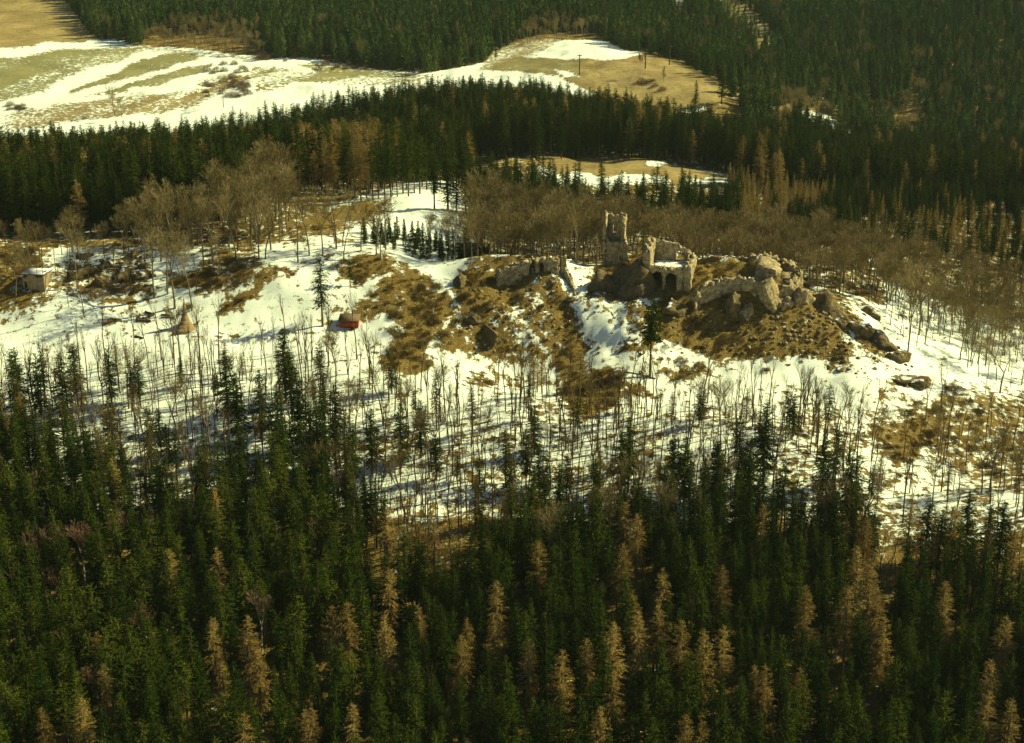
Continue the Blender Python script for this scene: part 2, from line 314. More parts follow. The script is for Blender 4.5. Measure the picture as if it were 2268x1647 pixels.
def cover(X, Y, Z):
    px, py, d = proj(X, Y, Z)
    w_ = 22 * fbm(px*.02, py*.03, o=4, s=21)
    qx, qy = px + w_, py + w_
    sn = np.full(X.shape, .9); gr = np.zeros(X.shape); tn = np.zeros(X.shape)
    def near(poly, val, soft=6, y0=0, y1=436):
        nonlocal sn
        m = (Y > y0) & (Y < y1); s = np.clip(.5 - sdpoly(qx, qy, poly) / (4.2*soft), 0, 1) * m
        sn = sn*(1-s) + val*s
    def el(cx, cy, rx, ry, val=.1, soft=.3, y1=436):
        nonlocal sn
        r = np.sqrt(((qx-cx)/rx)**2 + ((qy-cy)/ry)**2)
        s = np.clip((1 + soft - r) / (2*soft), 0, 1) * (Y < y1); sn = sn*(1-s) + val*s
    # slopes and woods near
    near([(-700, 900), (2900, 900), (2900, 2600), (-700, 2600)], .66, 30)
    near([(-700, 1130), (2900, 1200), (2900, 2600), (-700, 2600)], .12, 30)
    near([(-700, 540), (-700, 700), (60, 700), (120, 610), (90, 560), (130, 530), (300, 560), (380, 540), (560, 560), (620, 430), (0, 430)], .22, 12)
    near([(130, 590), (220, 570), (330, 580), (350, 640), (280, 680), (180, 660), (110, 640)], .45, 12)
    near([(480, 693), (520, 650), (590, 600), (620, 600), (560, 650), (530, 680)], .0, 5)
    near([(450, 570), (560, 560), (590, 595), (500, 650), (440, 640)], .3, 8)
    near([(370, 600), (470, 600), (480, 625), (380, 640)], .1, 6)
    near([(620, 528), (640, 490), (740, 455), (860, 452), (850, 468), (800, 490), (720, 520), (650, 535)], .0, 5)
    near([(640, 540), (760, 500), (810, 500), (760, 545)], .55, 12)
    near([(590, 596), (650, 582), (720, 563), (760, 566), (720, 570), (650, 590), (600, 604)], .1, 3)
    near([(740, 585), (800, 575), (870, 572), (892, 592), (850, 612), (790, 630), (750, 615)], .08, 6)
    near([(868, 575), (950, 605), (985, 640), (950, 630), (900, 605)], .15, 4)
    near([(800, 700), (820, 668), (880, 610), (930, 600), (950, 640), (1010, 660), (990, 700), (960, 745), (920, 790), (850, 790), (890, 705)], .02, 7)
    near([(830, 775), (900, 772), (960, 800), (950, 830), (850, 825)], -.05, 5)
    near([(760, 690), (800, 660), (830, 655), (800, 690)], .2, 4)
    near([(860, 690), (930, 680), (960, 690), (960, 710), (860, 705)], .0, 3)
    near([(470, 742), (600, 735), (750, 738), (750, 742), (600, 741), (470, 748)], .42, 1.6)
    near([(560, 655), (610, 605), (640, 598), (642, 602), (612, 612), (566, 660)], .45, 1.6)
    # left mound
    near([(1008, 600), (1040, 572), (1160, 556), (1215, 566), (1260, 640), (1310, 790), (1290, 830), (1100, 800), (990, 780), (960, 740), (1010, 700)], .52, 5)
    near([(1010, 630), (1060, 590), (1150, 595), (1200, 612), (1160, 625), (1120, 690), (1050, 695), (1020, 665)], -.05, 8)
    near([(1040, 565), (1160, 555), (1215, 566), (1230, 600), (1100, 592)], .12, 4)
    near([(1205, 620), (1235, 635), (1270, 700), (1300, 790), (1290, 835), (1250, 840), (1215, 790), (1262, 760), (1225, 680)], .0, 5)
    near([(1040, 700), (1065, 705), (1130, 770), (1120, 795), (1080, 770)], .0, 5)
    near([(980, 775), (1010, 735), (1040, 735), (1090, 790), (1020, 782)], .3, 6)
    # right mound
    near([(1410, 570), (1740, 575), (1790, 650), (1850, 700), (1875, 790), (1860, 802), (1720, 795), (1560, 790), (1430, 740), (1400, 690), (1470, 655)], -.1, 7)
    near([(1280, 655), (1330, 600), (1400, 560), (1480, 570), (1470, 655), (1420, 668), (1350, 670)], .0, 5)
    near([(1290, 640), (1400, 665), (1470, 655), (1440, 700), (1330, 690)], .6, 6)
    near([(1340, 700), (1440, 700), (1470, 770), (1560, 800), (1540, 820), (1400, 790)], .72, 8)
    near([(1230, 840), (1330, 828), (1385, 850), (1370, 880), (1340, 912), (1270, 915), (1240, 870)], -.02, 5)
    el(1350, 828, 22, 7); el(1535, 830, 50, 18, .3); el(1400, 870, 40, 22, .45); el(1180, 850, 60, 12, .55); el(1080, 840, 45, 12, .6)
    near([(1800, 650), (1850, 640), (1890, 690), (1990, 790), (1980, 805), (1930, 800), (1870, 720), (1810, 690)], .25, 6)
    el(2015, 848, 45, 16, .1); el(1860, 800, 20, 10)
    near([(1930, 940), (2040, 900), (2120, 860), (2600, 900), (2600, 1120), (2150, 1080), (2090, 960), (2040, 1000), (1980, 1030)], .34, 12)
    near([(1940, 950), (2040, 925), (2060, 985), (1990, 1030)], .0, 8)
    for (a, b, r1, r2) in [(1240, 742, 12, 7), (1390, 765, 30, 8), (1430, 760, 14, 20), (1690, 815, 12, 5), (1840, 815, 8, 5), (1470, 820, 14, 5), (1560, 905, 20, 8), (240, 705, 25, 6), (730, 720, 16, 4)]: el(a, b, r1, r2, .1)
    sn = sn + (.32*fbm(X*.11, Y*.11, o=3, s=41) - .05) * (Y < 400) * (np.abs(px-1400) < 700) + .15*fbm(X*.05, Y*.05, o=2, s=42) * (Y < 400)
    # woods behind the ridge
    fl = (Y >= 366) & (Y < 700) & (py > 150)
    meadow = inpoly(px, py, OPEN_MEADOW) & (Y < 480) & (Y > 352)
    strip = inpoly(px, py, OPEN_STRIP) & (Y > 440) & (Y < 560)
    under = fl & ~meadow & ~strip & (Y > 372)
    sn = np.where(under, .3, sn)
    sn = np.where(under & (px > 1960) & (Y < 395), .8, sn)
    m2 = (Y > 440) & (Y < 560)
    tans = [(1180, 346), (1350, 352), (1470, 360), (1620, 390), (1560, 393), (1400, 388), (1240, 384), (1180, 368)]
    s = np.clip(.5 - sdpoly(qx, qy, tans)/6, 0, 1) * m2
    sn = sn*(1-s) - .2*s; tn = np.maximum(tn, s)
    # fields beyond
    far = Y > 640
    op = inpoly(px, py, OPEN_FAR) & far; ov = inpoly(px, py, OPEN_VALLEY) & (Y > 640)
    sn = np.where(far, .1, sn)
    sn = np.where(op | ov, 1.0, sn)
    stk = .42 * fbm(X*.11 - Y*.052, Y*.016 + X*.006, o=3, s=31)
    def farp(poly, val, g=0., t=0., soft=4):
        nonlocal sn, gr, tn
        s = np.clip(.5 - sdpoly(px + w_*.6, py + w_*.35, poly)/(2*soft), 0, 1) * far
        sn = sn*(1-s) + (val + stk)*s; gr = gr*(1-s) + g*s; tn = tn*(1-s) + t*s
    # winter wheat showing between drifts (photo coordinates of the field)
    farp([(-700, 190), (0, 135), (150, 106), (340, 104), (300, 122), (180, 160), (80, 205), (-700, 330)], .2, 1, 0)
    farp([(140, 208), (300, 140), (370, 118), (450, 118), (420, 140), (330, 158), (240, 180), (160, 204)], .12, 1, 0, 3)
    farp([(180, 215), (330, 170), (480, 138), (450, 155), (360, 185), (240, 208)], .2, 1, 0, 3)
    farp([(-700, 230), (0, 195), (110, 160), (140, 165), (60, 215), (-700, 300)], .35, 1, 0, 4)
    farp([(580, 175), (700, 158), (880, 156), (930, 165), (850, 178), (660, 186)], .25, 1, 0, 3)
    farp([(650, 140), (780, 140), (830, 155), (700, 158)], .3, .8, 0, 3)
    farp([(240, 92), (330, 104), (440, 114), (570, 130), (560, 136), (430, 122), (300, 110)], .5, .2, .6, 2)
    farp([(560, 150), (640, 150), (700, 170), (640, 195), (560, 200)], .55, .6, .2, 4)
    farp([(700, 170), (900, 170), (1000, 165), (900, 185), (740, 190)], .5, .7, .2, 4)
    farp([(-700, -60), (120, -60), (160, 12), (205, 60), (235, 84), (100, 96), (0, 104), (-700, 150)], -.2, .0, 1, 3)
    farp([(0, 255), (100, 235), (250, 215), (400, 200), (500, 205), (420, 240), (220, 262), (0, 290)], .35, .1, .7, 4)
    farp([(440, 175), (520, 165), (560, 172), (540, 200), (470, 215), (430, 195)], .5, 0, .2, 4)
    farp([(1060, 150), (1150, 130), (1220, 128), (1330, 132), (1380, 130), (1430, 115), (1500, 130), (1560, 165), (1625, 200), (1580, 235), (1500, 250), (1380, 240), (1280, 190), (1230, 165), (1150, 158)], -.15, .0, 1, 3)
    farp([(1060, 150), (1160, 130), (1300, 135), (1280, 160), (1180, 158)], .05, .7, .3, 3)
    farp([(1050, 158), (1100, 104), (1220, 82), (1245, 98), (1215, 116), (1140, 132), (1080, 150)], .42, .1, .7, 4)
    farp([(1225, 153), (1262, 158), (1290, 172), (1250, 172)], .95, 0, 0, 2)
    farp([(1470, -30), (1500, -30), (1520, 25), (1530, 50), (1500, 40)], .45, 0, .8, 3)
    farp([(1560, -30), (1600, -30), (1700, 60), (1735, 100), (1700, 108), (1620, 50)], .05, .6, .5, 4)
    return np.clip(np.stack([np.clip(sn, -.5, 1.4), gr, tn], 1), -1, 2)

# ------------------------------------------------------------------ ground sheet
def axis(segs):
    out = []
    for a, b, st in segs: out += list(np.arange(a, b, st))
    out.append(segs[-1][1]); return np.array(out, float)
xs_h = axis([(0, 122, 1), (122, 170, 2.5), (170, 430, 5), (430, 1000, 30), (1000, 3000, 250)])
xs = np.concatenate([-xs_h[::-1], xs_h[1:]])
ys = axis([(-400, 160, 40), (160, 200, 4), (200, 295, 1.5), (295, 376, .85), (376, 450, 1.7), (450, 700, 4), (700, 900, 3), (900, 1200, 8), (1200, 1800, 40), (1800, 4000, 200)])
GX, GY = np.meshgrid(xs, ys); GZ = gz(GX.ravel(), GY.ravel())
nx, ny = len(xs), len(ys)
ii = (np.arange(ny-1)[:, None]*nx + np.arange(nx-1)[None, :]).ravel()
gme = mesh('ground', np.stack([GX.ravel(), GY.ravel(), GZ], 1), np.stack([ii, ii+1, ii+nx+1, ii+nx], 1), M['ground'], smooth=True)
cv = cover(GX.ravel(), GY.ravel(), GZ)
a_ = gme.attributes.new('cover', 'FLOAT_COLOR', 'POINT'); a_.data.foreach_set('color', np.concatenate([cv, np.ones((len(cv), 1))], 1).astype(np.float32).ravel())
tag(obj('ground', gme), 'hilly ground of patchy snow, dry brown grass and far winter fields', kind='structure')

# ------------------------------------------------------------------ masonry walls
def voxwall(name, path, th, zb, zt, mat, parent=None, hole=None, cell=.42, jit=.13, seed=0, rag_=1.0):
    """wall along path (world xy list); zb(u), zt(u) bottom / top height; hole(u, z) -> bool"""
    P = np.array(path, float); seg = np.linalg.norm(np.diff(P, axis=0), axis=1); L = seg.sum(); cum = np.concatenate([[0], np.cumsum(seg)])
    nu = max(2, int(round(L/cell))); nw = max(2, int(round(th/cell)))
    def pt(u):
        u = min(max(u, 0), L - 1e-6); k = int(np.searchsorted(cum, u, side='right') - 1); k = min(k, len(seg)-1)
        d = (P[k+1]-P[k])/seg[k]; return P[k] + d*(u-cum[k])
    us = np.linspace(0, L, nu+1); base = np.array([pt(u) for u in us])
    T = np.gradient(base, axis=0); T /= np.linalg.norm(T, axis=1)[:, None]; Nn = np.stack([-T[:, 1], T[:, 0]], 1)
    uc = (us[1:]+us[:-1])/2
    ztv = np.array([zt(u) for u in uc]); zbv = np.array([zb(u) for u in uc])
    z0 = zbv.min(); nv = int(math.ceil((ztv.max()-z0)/cell)) + 1
    occ = np.zeros((nu+2, nw+2, nv+2), bool)
    for i in range(nu):
        for j in range(nw):
            rag = rag_*.55*noise3(uc[i]*1.3, j*.9, 0, 50+seed) + rag_*.3*noise3(uc[i]*3.1, j*2, 3, 51+seed)
            for v in range(nv):
                zc = z0 + (v+.5)*cell
                if zc < ztv[i] + rag and zc > zbv[i] - cell and not (hole and hole(uc[i], zc + .12*rag)): occ[i+1, j+1, v+1] = True
    vid = {}; V = []; Fc = []
    def gv(i, j, v):
        kk = (i, j, v)
        if kk not in vid:
            w_ = (j/nw - .5)*th
            x, y = base[i] + Nn[i]*w_; z = z0 + v*cell
            n_ = np.array([float(noise3(x*1.1, y*1.1, z*1.1, 60+c+seed)) for c in range(3)])*jit*1.6 + rng.uniform(-.05, .05, 3)
            vid[kk] = len(V); V.append((x+n_[0], y+n_[1], z+n_[2]))
        return vid[kk]
    dirs = [((1,0,0), [(1,0,0),(1,1,0),(1,1,1),(1,0,1)]), ((-1,0,0), [(0,0,0),(0,0,1),(0,1,1),(0,1,0)]), ((0,1,0), [(0,1,0),(0,1,1),(1,1,1),(1,1,0)]),
            ((0,-1,0), [(0,0,0),(1,0,0),(1,0,1),(0,0,1)]), ((0,0,1), [(0,0,1),(1,0,1),(1,1,1),(0,1,1)]), ((0,0,-1), [(0,0,0),(0,1,0),(1,1,0),(1,0,0)])]
    for i, j, v in np.argwhere(occ):
        for (a, b, c), q in dirs:
            if not occ[i+a, j+b, v+c]: Fc.append([gv(i-1+e, j-1+f, v-1+g) for e, f, g in q])
    return obj(name, mesh(name, np.array(V), np.array(Fc), mat), parent)
def frame(ox, oy, ang):
    c, s = math.cos(R(ang)), math.sin(R(ang))
    return lambda u, w_: (ox + c*u + s*w_, oy - s*u + c*w_)
def lin(pts): 
    a = np.array(pts, float); return lambda u: float(np.interp(u, a[:, 0], a[:, 1]))
def arch(u0, u1, z0, z1):
    r = (u1-u0)/2; c = (u0+u1)/2
    return lambda u, z: u0 < u < u1 and z0 < z < z1 and (z < z1-r or (u-c)**2 + (z-(z1-r))**2 < r*r)
def anyof(*f): return lambda u, z: any(g(u, z) for g in f)

# palace ruin with two arches
A = frame(29.6, 352.6, 14)
pal = empty('palace_ruin', (35, 355, -5)); tag(pal, 'roofless stone palace ruin with two dark arched cellars and an oval window', 'ruin')
def W(name, pts, th, zb, zt, par, F_, hole=None, mat='masonry', seed=0, cell=.42, jit=.13, rag=.75):
    o = voxwall(name, [F_(*p) for p in pts], th, zb, zt, M[mat], None, hole, cell, jit, seed, rag)
    o.parent = par; o.matrix_parent_inverse = par.matrix_basis.inverted() if False else __import__('mathutils').Matrix.Translation(-par.location)
    return o
W('front_wall', [(1.6, .6), (9.2, .6)], 1.3, lin([(0, -6.5), (9, -7)]), lin([(0, 2.0), (4, 1.7), (8, 2.1)]), pal, A, anyof(arch(.35, 2.75, -4.8, 1.0), arch(3.6, 6.1, -5.2, .9)), seed=1, cell=.32)
W('cellar_wall', [(1.4, 4.6), (9.4, 4.6)], .8, lin([(0, -6.5), (9, -6.5)]), lin([(0, 1.2), (9, 1.2)]), pal, A, seed=2, mat='rock')
W('left_wall', [(.8, 0), (.8, 7.4)], 1.7, lin([(0, -6.5), (8, -4)]), lin([(0, 5.4), (1.2, 6.2), (4, 7.0), (7.4, 6.6)]), pal, A, seed=3)
W('back_wall', [(1.6, 7.0), (11.0, 7.0)], 1.0, lin([(0, -2), (9, -3)]), lin([(0, 6.5), (3, 6.1), (6, 5.2), (8, 4.0), (9.4, 2.4)]), pal, A, arch(4.9, 6.7, 2.1, 4.5), seed=4, cell=.32)
W('right_wall', [(10.1, -.3), (10.1, 6.6)], 1.6, lin([(0, -7), (8, -4)]), lin([(0, 2.5), (2, 2.7), (5, 3.3), (6.6, 3.6)]), pal, A, seed=5)
fl = W('floor_ledge', [(1.5, 3.6), (9.4, 3.6)], 6.0, lin([(0, 1.1), (9, 1.1)]), lin([(0, 1.75), (9, 1.9)]), pal, A, seed=6, mat='turf', rag=.2, jit=.08)
# tower ruin
B = frame(21.3, 369.0, 13)
tow = empty('tower_ruin', (24, 371, -3)); tag(tow, 'tall narrow stone tower ruin open to the front, one window in its back wall', 'tower')
W('back_wall', [(0, 2.6), (5.1, 2.6)], .8, lin([(0, -6), (6, -6)]), lin([(0, 9.9), (1, 9.7), (2, 9.1), (3, 9.0), (3.8, 9.5), (5.1, 9.4)]), tow, B, lambda u, z: 2.05 < u < 3.2 and 5.0 < z < 7.3, seed=11, cell=.34)
W('left_wall', [(.4, 0), (.4, 2.3)], .8, lin([(0, -6), (6, -6)]), lin([(0, 8.0), (1, 9.2), (2.3, 9.6)]), tow, B, anyof(lambda u, z: u < .6 and 3.0 < z < 4.0), seed=12, cell=.34)
W('right_wall', [(4.75, 0), (4.75, 2.3)], .75, lin([(0, -6), (6, -6)]), lin([(0, 8.2), (1, 9.0), (2.3, 9.2)]), tow, B, seed=13, cell=.34)
W('front_wall', [(.8, .4), (4.4, .4)], .8, lin([(0, -6), (6, -6)]), lin([(0, 3.9), (1.6, 3.0), (3.5, 3.4)]), tow, B, seed=14, cell=.34)
W('buttress', [(5.0, .2), (6.0, .2)], 1.0, lin([(0, -6), (6, -6)]), lin([(0, 4.2), (1, 2.8)]), tow, B, seed=15, cell=.34)
# terrace walls right of the palace
ter = empty('bastion_ruin', (50, 352, -5)); tag(ter, 'crumbling curved bastion wall of pale stone right of the palace ruin', 'ruin')
I_ = lambda u, w_: (u, w_)
W('retaining_wall', [(40.6, 346.8), (43, 348.4), (47, 349.4), (51.5, 349.6), (54.5, 348.6)], 1.2, lin([(0, -7.5), (14, -7.5)]), lin([(0, -3.0), (2.5, -1.2), (5, -.2), (9, .1), (14, .3)]), ter, I_, seed=21, rag=.8, jit=.2)
W('side_wall', [(54.5, 349), (56, 351.5), (56.6, 355), (55.6, 358.5)], 1.6, lin([(0, -7), (12, -5)]), lin([(0, .1), (3, .9), (6, 1.7), (10, 1.6)]), ter, I_, seed=22, mat='rock_pale', jit=.3, rag=1.1)
W('outer_wall', [(57.2, 348.2), (60, 348.6), (63, 350), (65, 353), (64, 357), (60, 359.6), (55, 360.5)], 2.0, lin([(0, -8.5), (20, -6)]), lin([(0, -1.2), (4, -1.6), (7, -.6), (10, .3), (14, 1.3), (19, 2.2)]), ter, I_, lambda u, z: 1.2 < u < 2.6 and -1.9 - .4 < z, seed=23, mat='rock_pale', jit=.4, cell=.5, rag=1.2)
W('back_parapet', [(42.5, 361), (49, 361.8), (55, 361)], .9, lin([(0, -2), (13, -2)]), lin([(0, 1.6), (6, 1.5), (13, 1.7)]), ter, I_, seed=24, mat='turf', rag=.8, jit=.2)
# wall ruin on the left mound
lm = empty('castle_wall_ruin', (2, 358, -2)); tag(lm, 'turf covered castle wall with two dark upright niches on the left mound', 'ruin')
W('wall', [(-3.6, 355.6), (1.5, 356.6), (6, 357.0), (10.6, 356.4)], 2.2, lin([(0, -3), (6, -4.5), (15, -5)]), lin([(0, -.6), (2, .7), (5, 1.5), (9, 2.3), (14.3, 2.5)]), lm, I_, anyof(lambda u, z: 7.4 < u < 9.0 and -3.0 < z < 1.7, lambda u, z: 10.0 < u < 11.3 and -3.0 < z < 1.8), seed=31, cell=.36, rag=.9, jit=.18)
W('backing_wall', [(1.5, 358.4), (11, 358.4)], 1.2, lin([(0, -3), (15, -3)]), lin([(0, 1.7), (9.5, 2.2)]), lm, I_, seed=32, mat='rock')
W('end_pillar', [(11.0, 356.4), (12.3, 356.8)], 1.0, lin([(0, -5), (2, -5)]), lin([(0, 2.9), (1.2, 3.1)]), lm, I_, seed=33, cell=.34)
W('descending_wall', [(11.9, 356.8), (13.2, 354.6), (14.4, 352), (15.0, 349)], 1.0, lin([(0, -6), (9, -9)]), lin([(0, 1.2), (2, -.8), (5, -3.3), (8, -5.2)]), lm, I_, seed=34, cell=.36)

# ------------------------------------------------------------------ rocks
def norm_(v): return v / (np.linalg.norm(v, axis=-1, keepdims=True) + 1e-9)
def rock_mesh(name, sx, sy, sz, seed, mat, n=3, amp=.45):
    import bmesh
    bm = bmesh.new(); bmesh.ops.create_icosphere(bm, subdivisions=n, radius=1.0)
    V = np.array([v.co[:] for v in bm.verts])
    r_ = np.random.default_rng(seed*13+1); V0 = norm_(V)
    nn_ = norm_(r_.normal(size=(17, 3)) * (1, 1, .8)); dd = r_.uniform(.62, 1.0, 17)
    rad = np.min(dd[None, :] / np.maximum(V0 @ nn_.T, .3), axis=1)
    t_ = noise3(V0[:, 0]*2.6+5, V0[:, 1]*2.6, V0[:, 2]*2.6, seed+7); n2_ = fbm(V0[:, 0]*5.5, V0[:, 1]*5.5, V0[:, 2]*5.5, 3, seed+31)
    V = V0 * (rad * (1 + .16*t_ + .2*n2_))[:, None] * 1.12
    V = V * (sx, sy, sz)
    Fc = np.array([[v.index for v in f.verts] for f in bm.faces]); bm.free()
    return mesh(name, V, Fc, M[mat])
def rock(name, px, py, sx, sy, sz, label, mat='rock', seed=0, cat='rock', group=None, Y=None, rz=0, sink=.35):
    if Y: X, Yy, _ = at(px, py, Y); Z = float(gz(X, Yy))
    else: X, Yy, Z = pick(px, py)
    o = obj(name, rock_mesh(name, sx, sy, sz, seed, mat, 4 if sx > 1.7 else 3), None, (X, Yy, Z - sink*sz), rz)
    return tag(o, label, cat, group)
rock('rock_outcrop', 1822, 672, 4.2, 3.0, 4.3, 'rounded brown rock tower standing right of the ruined bastion', seed=1, rz=.3)
rock('rock_outcrop', 1862, 705, 3.2, 2.2, 2.4, 'brown rock slab just below the rounded rock tower', seed=2, rz=-.6)
rock('rock_outcrop', 1905, 735, 3.2, 2.0, 2.2, 'snow dusted rocks in the middle of the rocky right ridge', seed=3, rz=-.7)
rock('rock_outcrop', 1945, 765, 3.4, 2.2, 2.6, 'dark craggy rocks near the lower end of the rocky right ridge', seed=4, rz=-.4)
rock('rock_outcrop', 1985, 795, 3.0, 2.0, 2.2, 'lowest dark crag of the rocky right ridge above the smooth snow', seed=5)
rock('rock_outcrop', 1925, 700, 3.0, 1.6, 1.6, 'grey rocks on the back side of the rocky right ridge', seed=6, rz=-.7)
rock('rock_outcrop', 2022, 852, 3.6, 2.0, 1.7, 'lone dark crag in the smooth snow at the right', seed=7, rz=-.3)
rock('rock_outcrop', 1985, 838, 2.6, 1.8, 1.1, 'small boulder left of the lone dark crag in the snow', seed=8)
rock('rock_outcrop', 1620, 690, 2.0, 2.0, 3.4, 'narrow rock buttress below the curved retaining wall', 'rock', 9)
rock('rock_outcrop', 1655, 690, 1.8, 1.6, 2.6, 'pale rock buttress with dark clefts under the bastion', 'rock_pale', 10)
rock('rock_outcrop', 1735, 672, 2.2, 2.0, 2.6, 'pale broken rock at the right foot of the bastion', 'rock_pale', 11)
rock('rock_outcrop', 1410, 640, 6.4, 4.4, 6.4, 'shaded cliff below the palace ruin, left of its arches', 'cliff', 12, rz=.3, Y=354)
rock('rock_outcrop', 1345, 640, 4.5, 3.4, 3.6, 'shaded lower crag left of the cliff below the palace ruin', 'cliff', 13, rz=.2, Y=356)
rock('rock_outcrop', 1500, 672, 2.6, 1.8, 2.2, 'dark rock bulge at the right foot of the palace ruin', 'rock', 14, Y=346.5)
for (x, y, Y_, a_, b_, c_, sd_, lb) in [(1672, 672, 349.5, 2.2, 1.8, 2.4, 201, 'pale crag at the right end of the retaining wall'), (1712, 694, 348, 2.6, 2.2, 2.9, 202, 'pale crag with a dark cleft below the bastion niche'), (1764, 676, 350, 2.8, 2.4, 3.2, 203, 'pale crag forming the right shoulder of the bastion'), (1738, 622, 357.5, 3.0, 1.8, 2.2, 204, 'pale crag on the crest behind the bastion niche'), (1700, 612, 359, 3.2, 2.0, 2.0, 205, 'low pale crag on the crest left of the bastion niche'), (1692, 655, 353.5, 4.4, 3.2, 1.5, 206, 'rounded pale rock mass between the retaining wall and the niche'), (1745, 650, 354, 3.4, 2.8, 1.5, 207, 'pale rock mass right of the bastion niche')]:
    rock('crag', x, y, a_, b_, c_, lb, 'rock_pale', sd_, Y=Y_, rz=sd_)
rock('rock_outcrop', 1020, 625, 2.4, 3.0, 4.0, 'rough brown crag at the left shoulder of the left mound', 'rock', 15)
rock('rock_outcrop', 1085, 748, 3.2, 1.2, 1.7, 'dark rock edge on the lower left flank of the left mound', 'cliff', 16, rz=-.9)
rock('rock_outcrop', 1050, 715, 2.0, 1.3, 1.5, 'small crag above the dark rock edge of the left mound', 'rock', 17)
BL = ['leftmost boulder', 'broad lower left boulder', 'upper middle boulder', 'large boulder right of centre', 'lower right boulder', 'lower middle boulder', 'lowest boulder', 'topmost left boulder', 'topmost right boulder', 'rightmost small boulder']
for i, (x, y, s) in enumerate([(165, 590, 2.0), (200, 605, 2.6), (235, 590, 2.4), (275, 600, 2.6), (300, 615, 2.0), (225, 630, 2.4), (260, 640, 2.2), (195, 570, 1.8), (290, 575, 2.2), (320, 600, 1.6)]):
    rock('boulder', x, y, s*.9, s*.75, s*.6, BL[i] + ' of the snowy rock field right of the stone hut', 'rock', 40+i, 'boulder', 'boulders on the snowy slope right of the stone hut', rz=i)
SL = ['stone in the gap by the end of the descending wall', 'small stone in the snowy gap between the mounds', 'stone left of the lone spruce, half way up its trunk', 'long stone on the snow right above the brown patch', 'stone on the snow below the cliff', 'stone close left of the lone spruce crown', 'stone below the right corner of the brown mound', 'small stone above it at the brown mound corner', 'small stone below the middle of the brown mound', 'small stone below the brown mound, right of the middle', 'stone among the saplings below the brown mound', 'stone on the open snow left of the lone crag']
for i, (x, y, s) in enumerate([(1268, 668, 1.0), (1300, 690, .7), (1420, 790, .8), (1360, 830, 1.3), (1395, 765, 1.0), (1438, 745, 1.2), (1860, 815, .8), (1835, 812, .6), (1700, 822, .5), (1745, 810, .5), (1570, 905, .6), (1810, 870, .6)]):
    rock('stone', x, y, s*1.5, s, s*.5, SL[i], 'rock', 70+i, 'stone', 'stones poking from the snow below the castle', rz=i*.7)

# ------------------------------------------------------------------ huts and camp
def part(name, me, par): return obj(name, me, par)
X, Y, Z = pick(797*S, 751*S)
hut = empty('red_hut', (X, Y+1.4, Z), R(-3)); hut.scale = (.9, .9, .85); tag(hut, 'small red wooden hut with a flat felt roof on the snowy clearing', 'hut')
for i in range(15):
    part('plank', boxm('plank', -2.3+i*.3067+.02, -2.3+(i+1)*.3067-.02, -1.45, -1.36-(i % 2)*.02, .35, 2.35, M['red']), hut)
part('wall', boxm('wall', -2.28, 2.28, -1.35, 1.35, .3, 2.34, M['red']), hut)
part('foundation', boxm('foundation', -2.2, 2.2, -1.3, 1.3, -1.0, .3, M['dark']), hut)
Vr = [(-2.6, -1.85, 2.38), (2.6, -1.85, 2.38), (2.6, 1.7, 3.15), (-2.6, 1.7, 3.15), (-2.6, -1.85, 2.26), (2.6, -1.85, 2.26), (2.6, 1.7, 3.0), (-2.6, 1.7, 3.0)]
part('roof', mesh('roof', Vr, np.array([(0, 1, 2, 3), (7, 6, 5, 4), (0, 4, 5, 1), (1, 5, 6, 2), (2, 6, 7, 3), (3, 7, 4, 0)]), M['felt']), hut)
wn = part('window', boxm('window', -1.75, -.85, -1.5, -1.42, 1.2, 2.0, M['wood']), hut); part('pane', boxm('pane', -1.68, -.92, -1.53, -1.503, 1.27, 1.93, M['dark']), wn)
part('door', boxm('door', .6, 1.4, -1.51, -1.46, .36, 2.2, M['red']), hut)
part('step', boxm('step', .5, 1.5, -2.0, -1.5, -.2, .3, M['wood_dark']), hut)

X, Y, Z = pick(80*S, 668*S)
sh = empty('stone_hut', (X, Y+2.2, Z), R(-8)); tag(sh, 'small stone hut with snow on its flat roof at the far left', 'hut')
o = voxwall('wall', [(-2.5, -1.6), (2.5, -1.6)], .8, lin([(0, -1.5), (5, -1.5)]), lin([(0, 3.2), (5, 3.5)]), M['render'], sh, lambda u, z: .4 < u < 1.1 and .3 < z < 1.8, .35, .04, 80)
o = voxwall('side_wall', [(-2.2, -1.2), (-2.2, 2.4)], .6, lin([(0, -1.5), (4, -1.5)]), lin([(0, 3.2), (4, 3.4)]), M['render'], sh, None, .4, .04, 81)
o = voxwall('side_wall', [(2.2, -1.2), (2.2, 2.4)], .6, lin([(0, -1.5), (4, -1.5)]), lin([(0, 3.4), (4, 3.4)]), M['render'], sh, None, .4, .04, 82)
part('roof', boxm('roof', -2.7, 2.7, -2.0, 2.6, 3.45, 3.6, M['wood_dark']), sh); part('snow_cover', boxm('snow_cover', -2.6, 2.6, -1.9, 2.5, 3.605, 3.85, M['snow'], .05), sh)
part('cellar_wall', boxm('cellar_wall', -4.2, -2.55, -1.2, 1.5, -1.5, 1.4, M['render'], .05), sh)

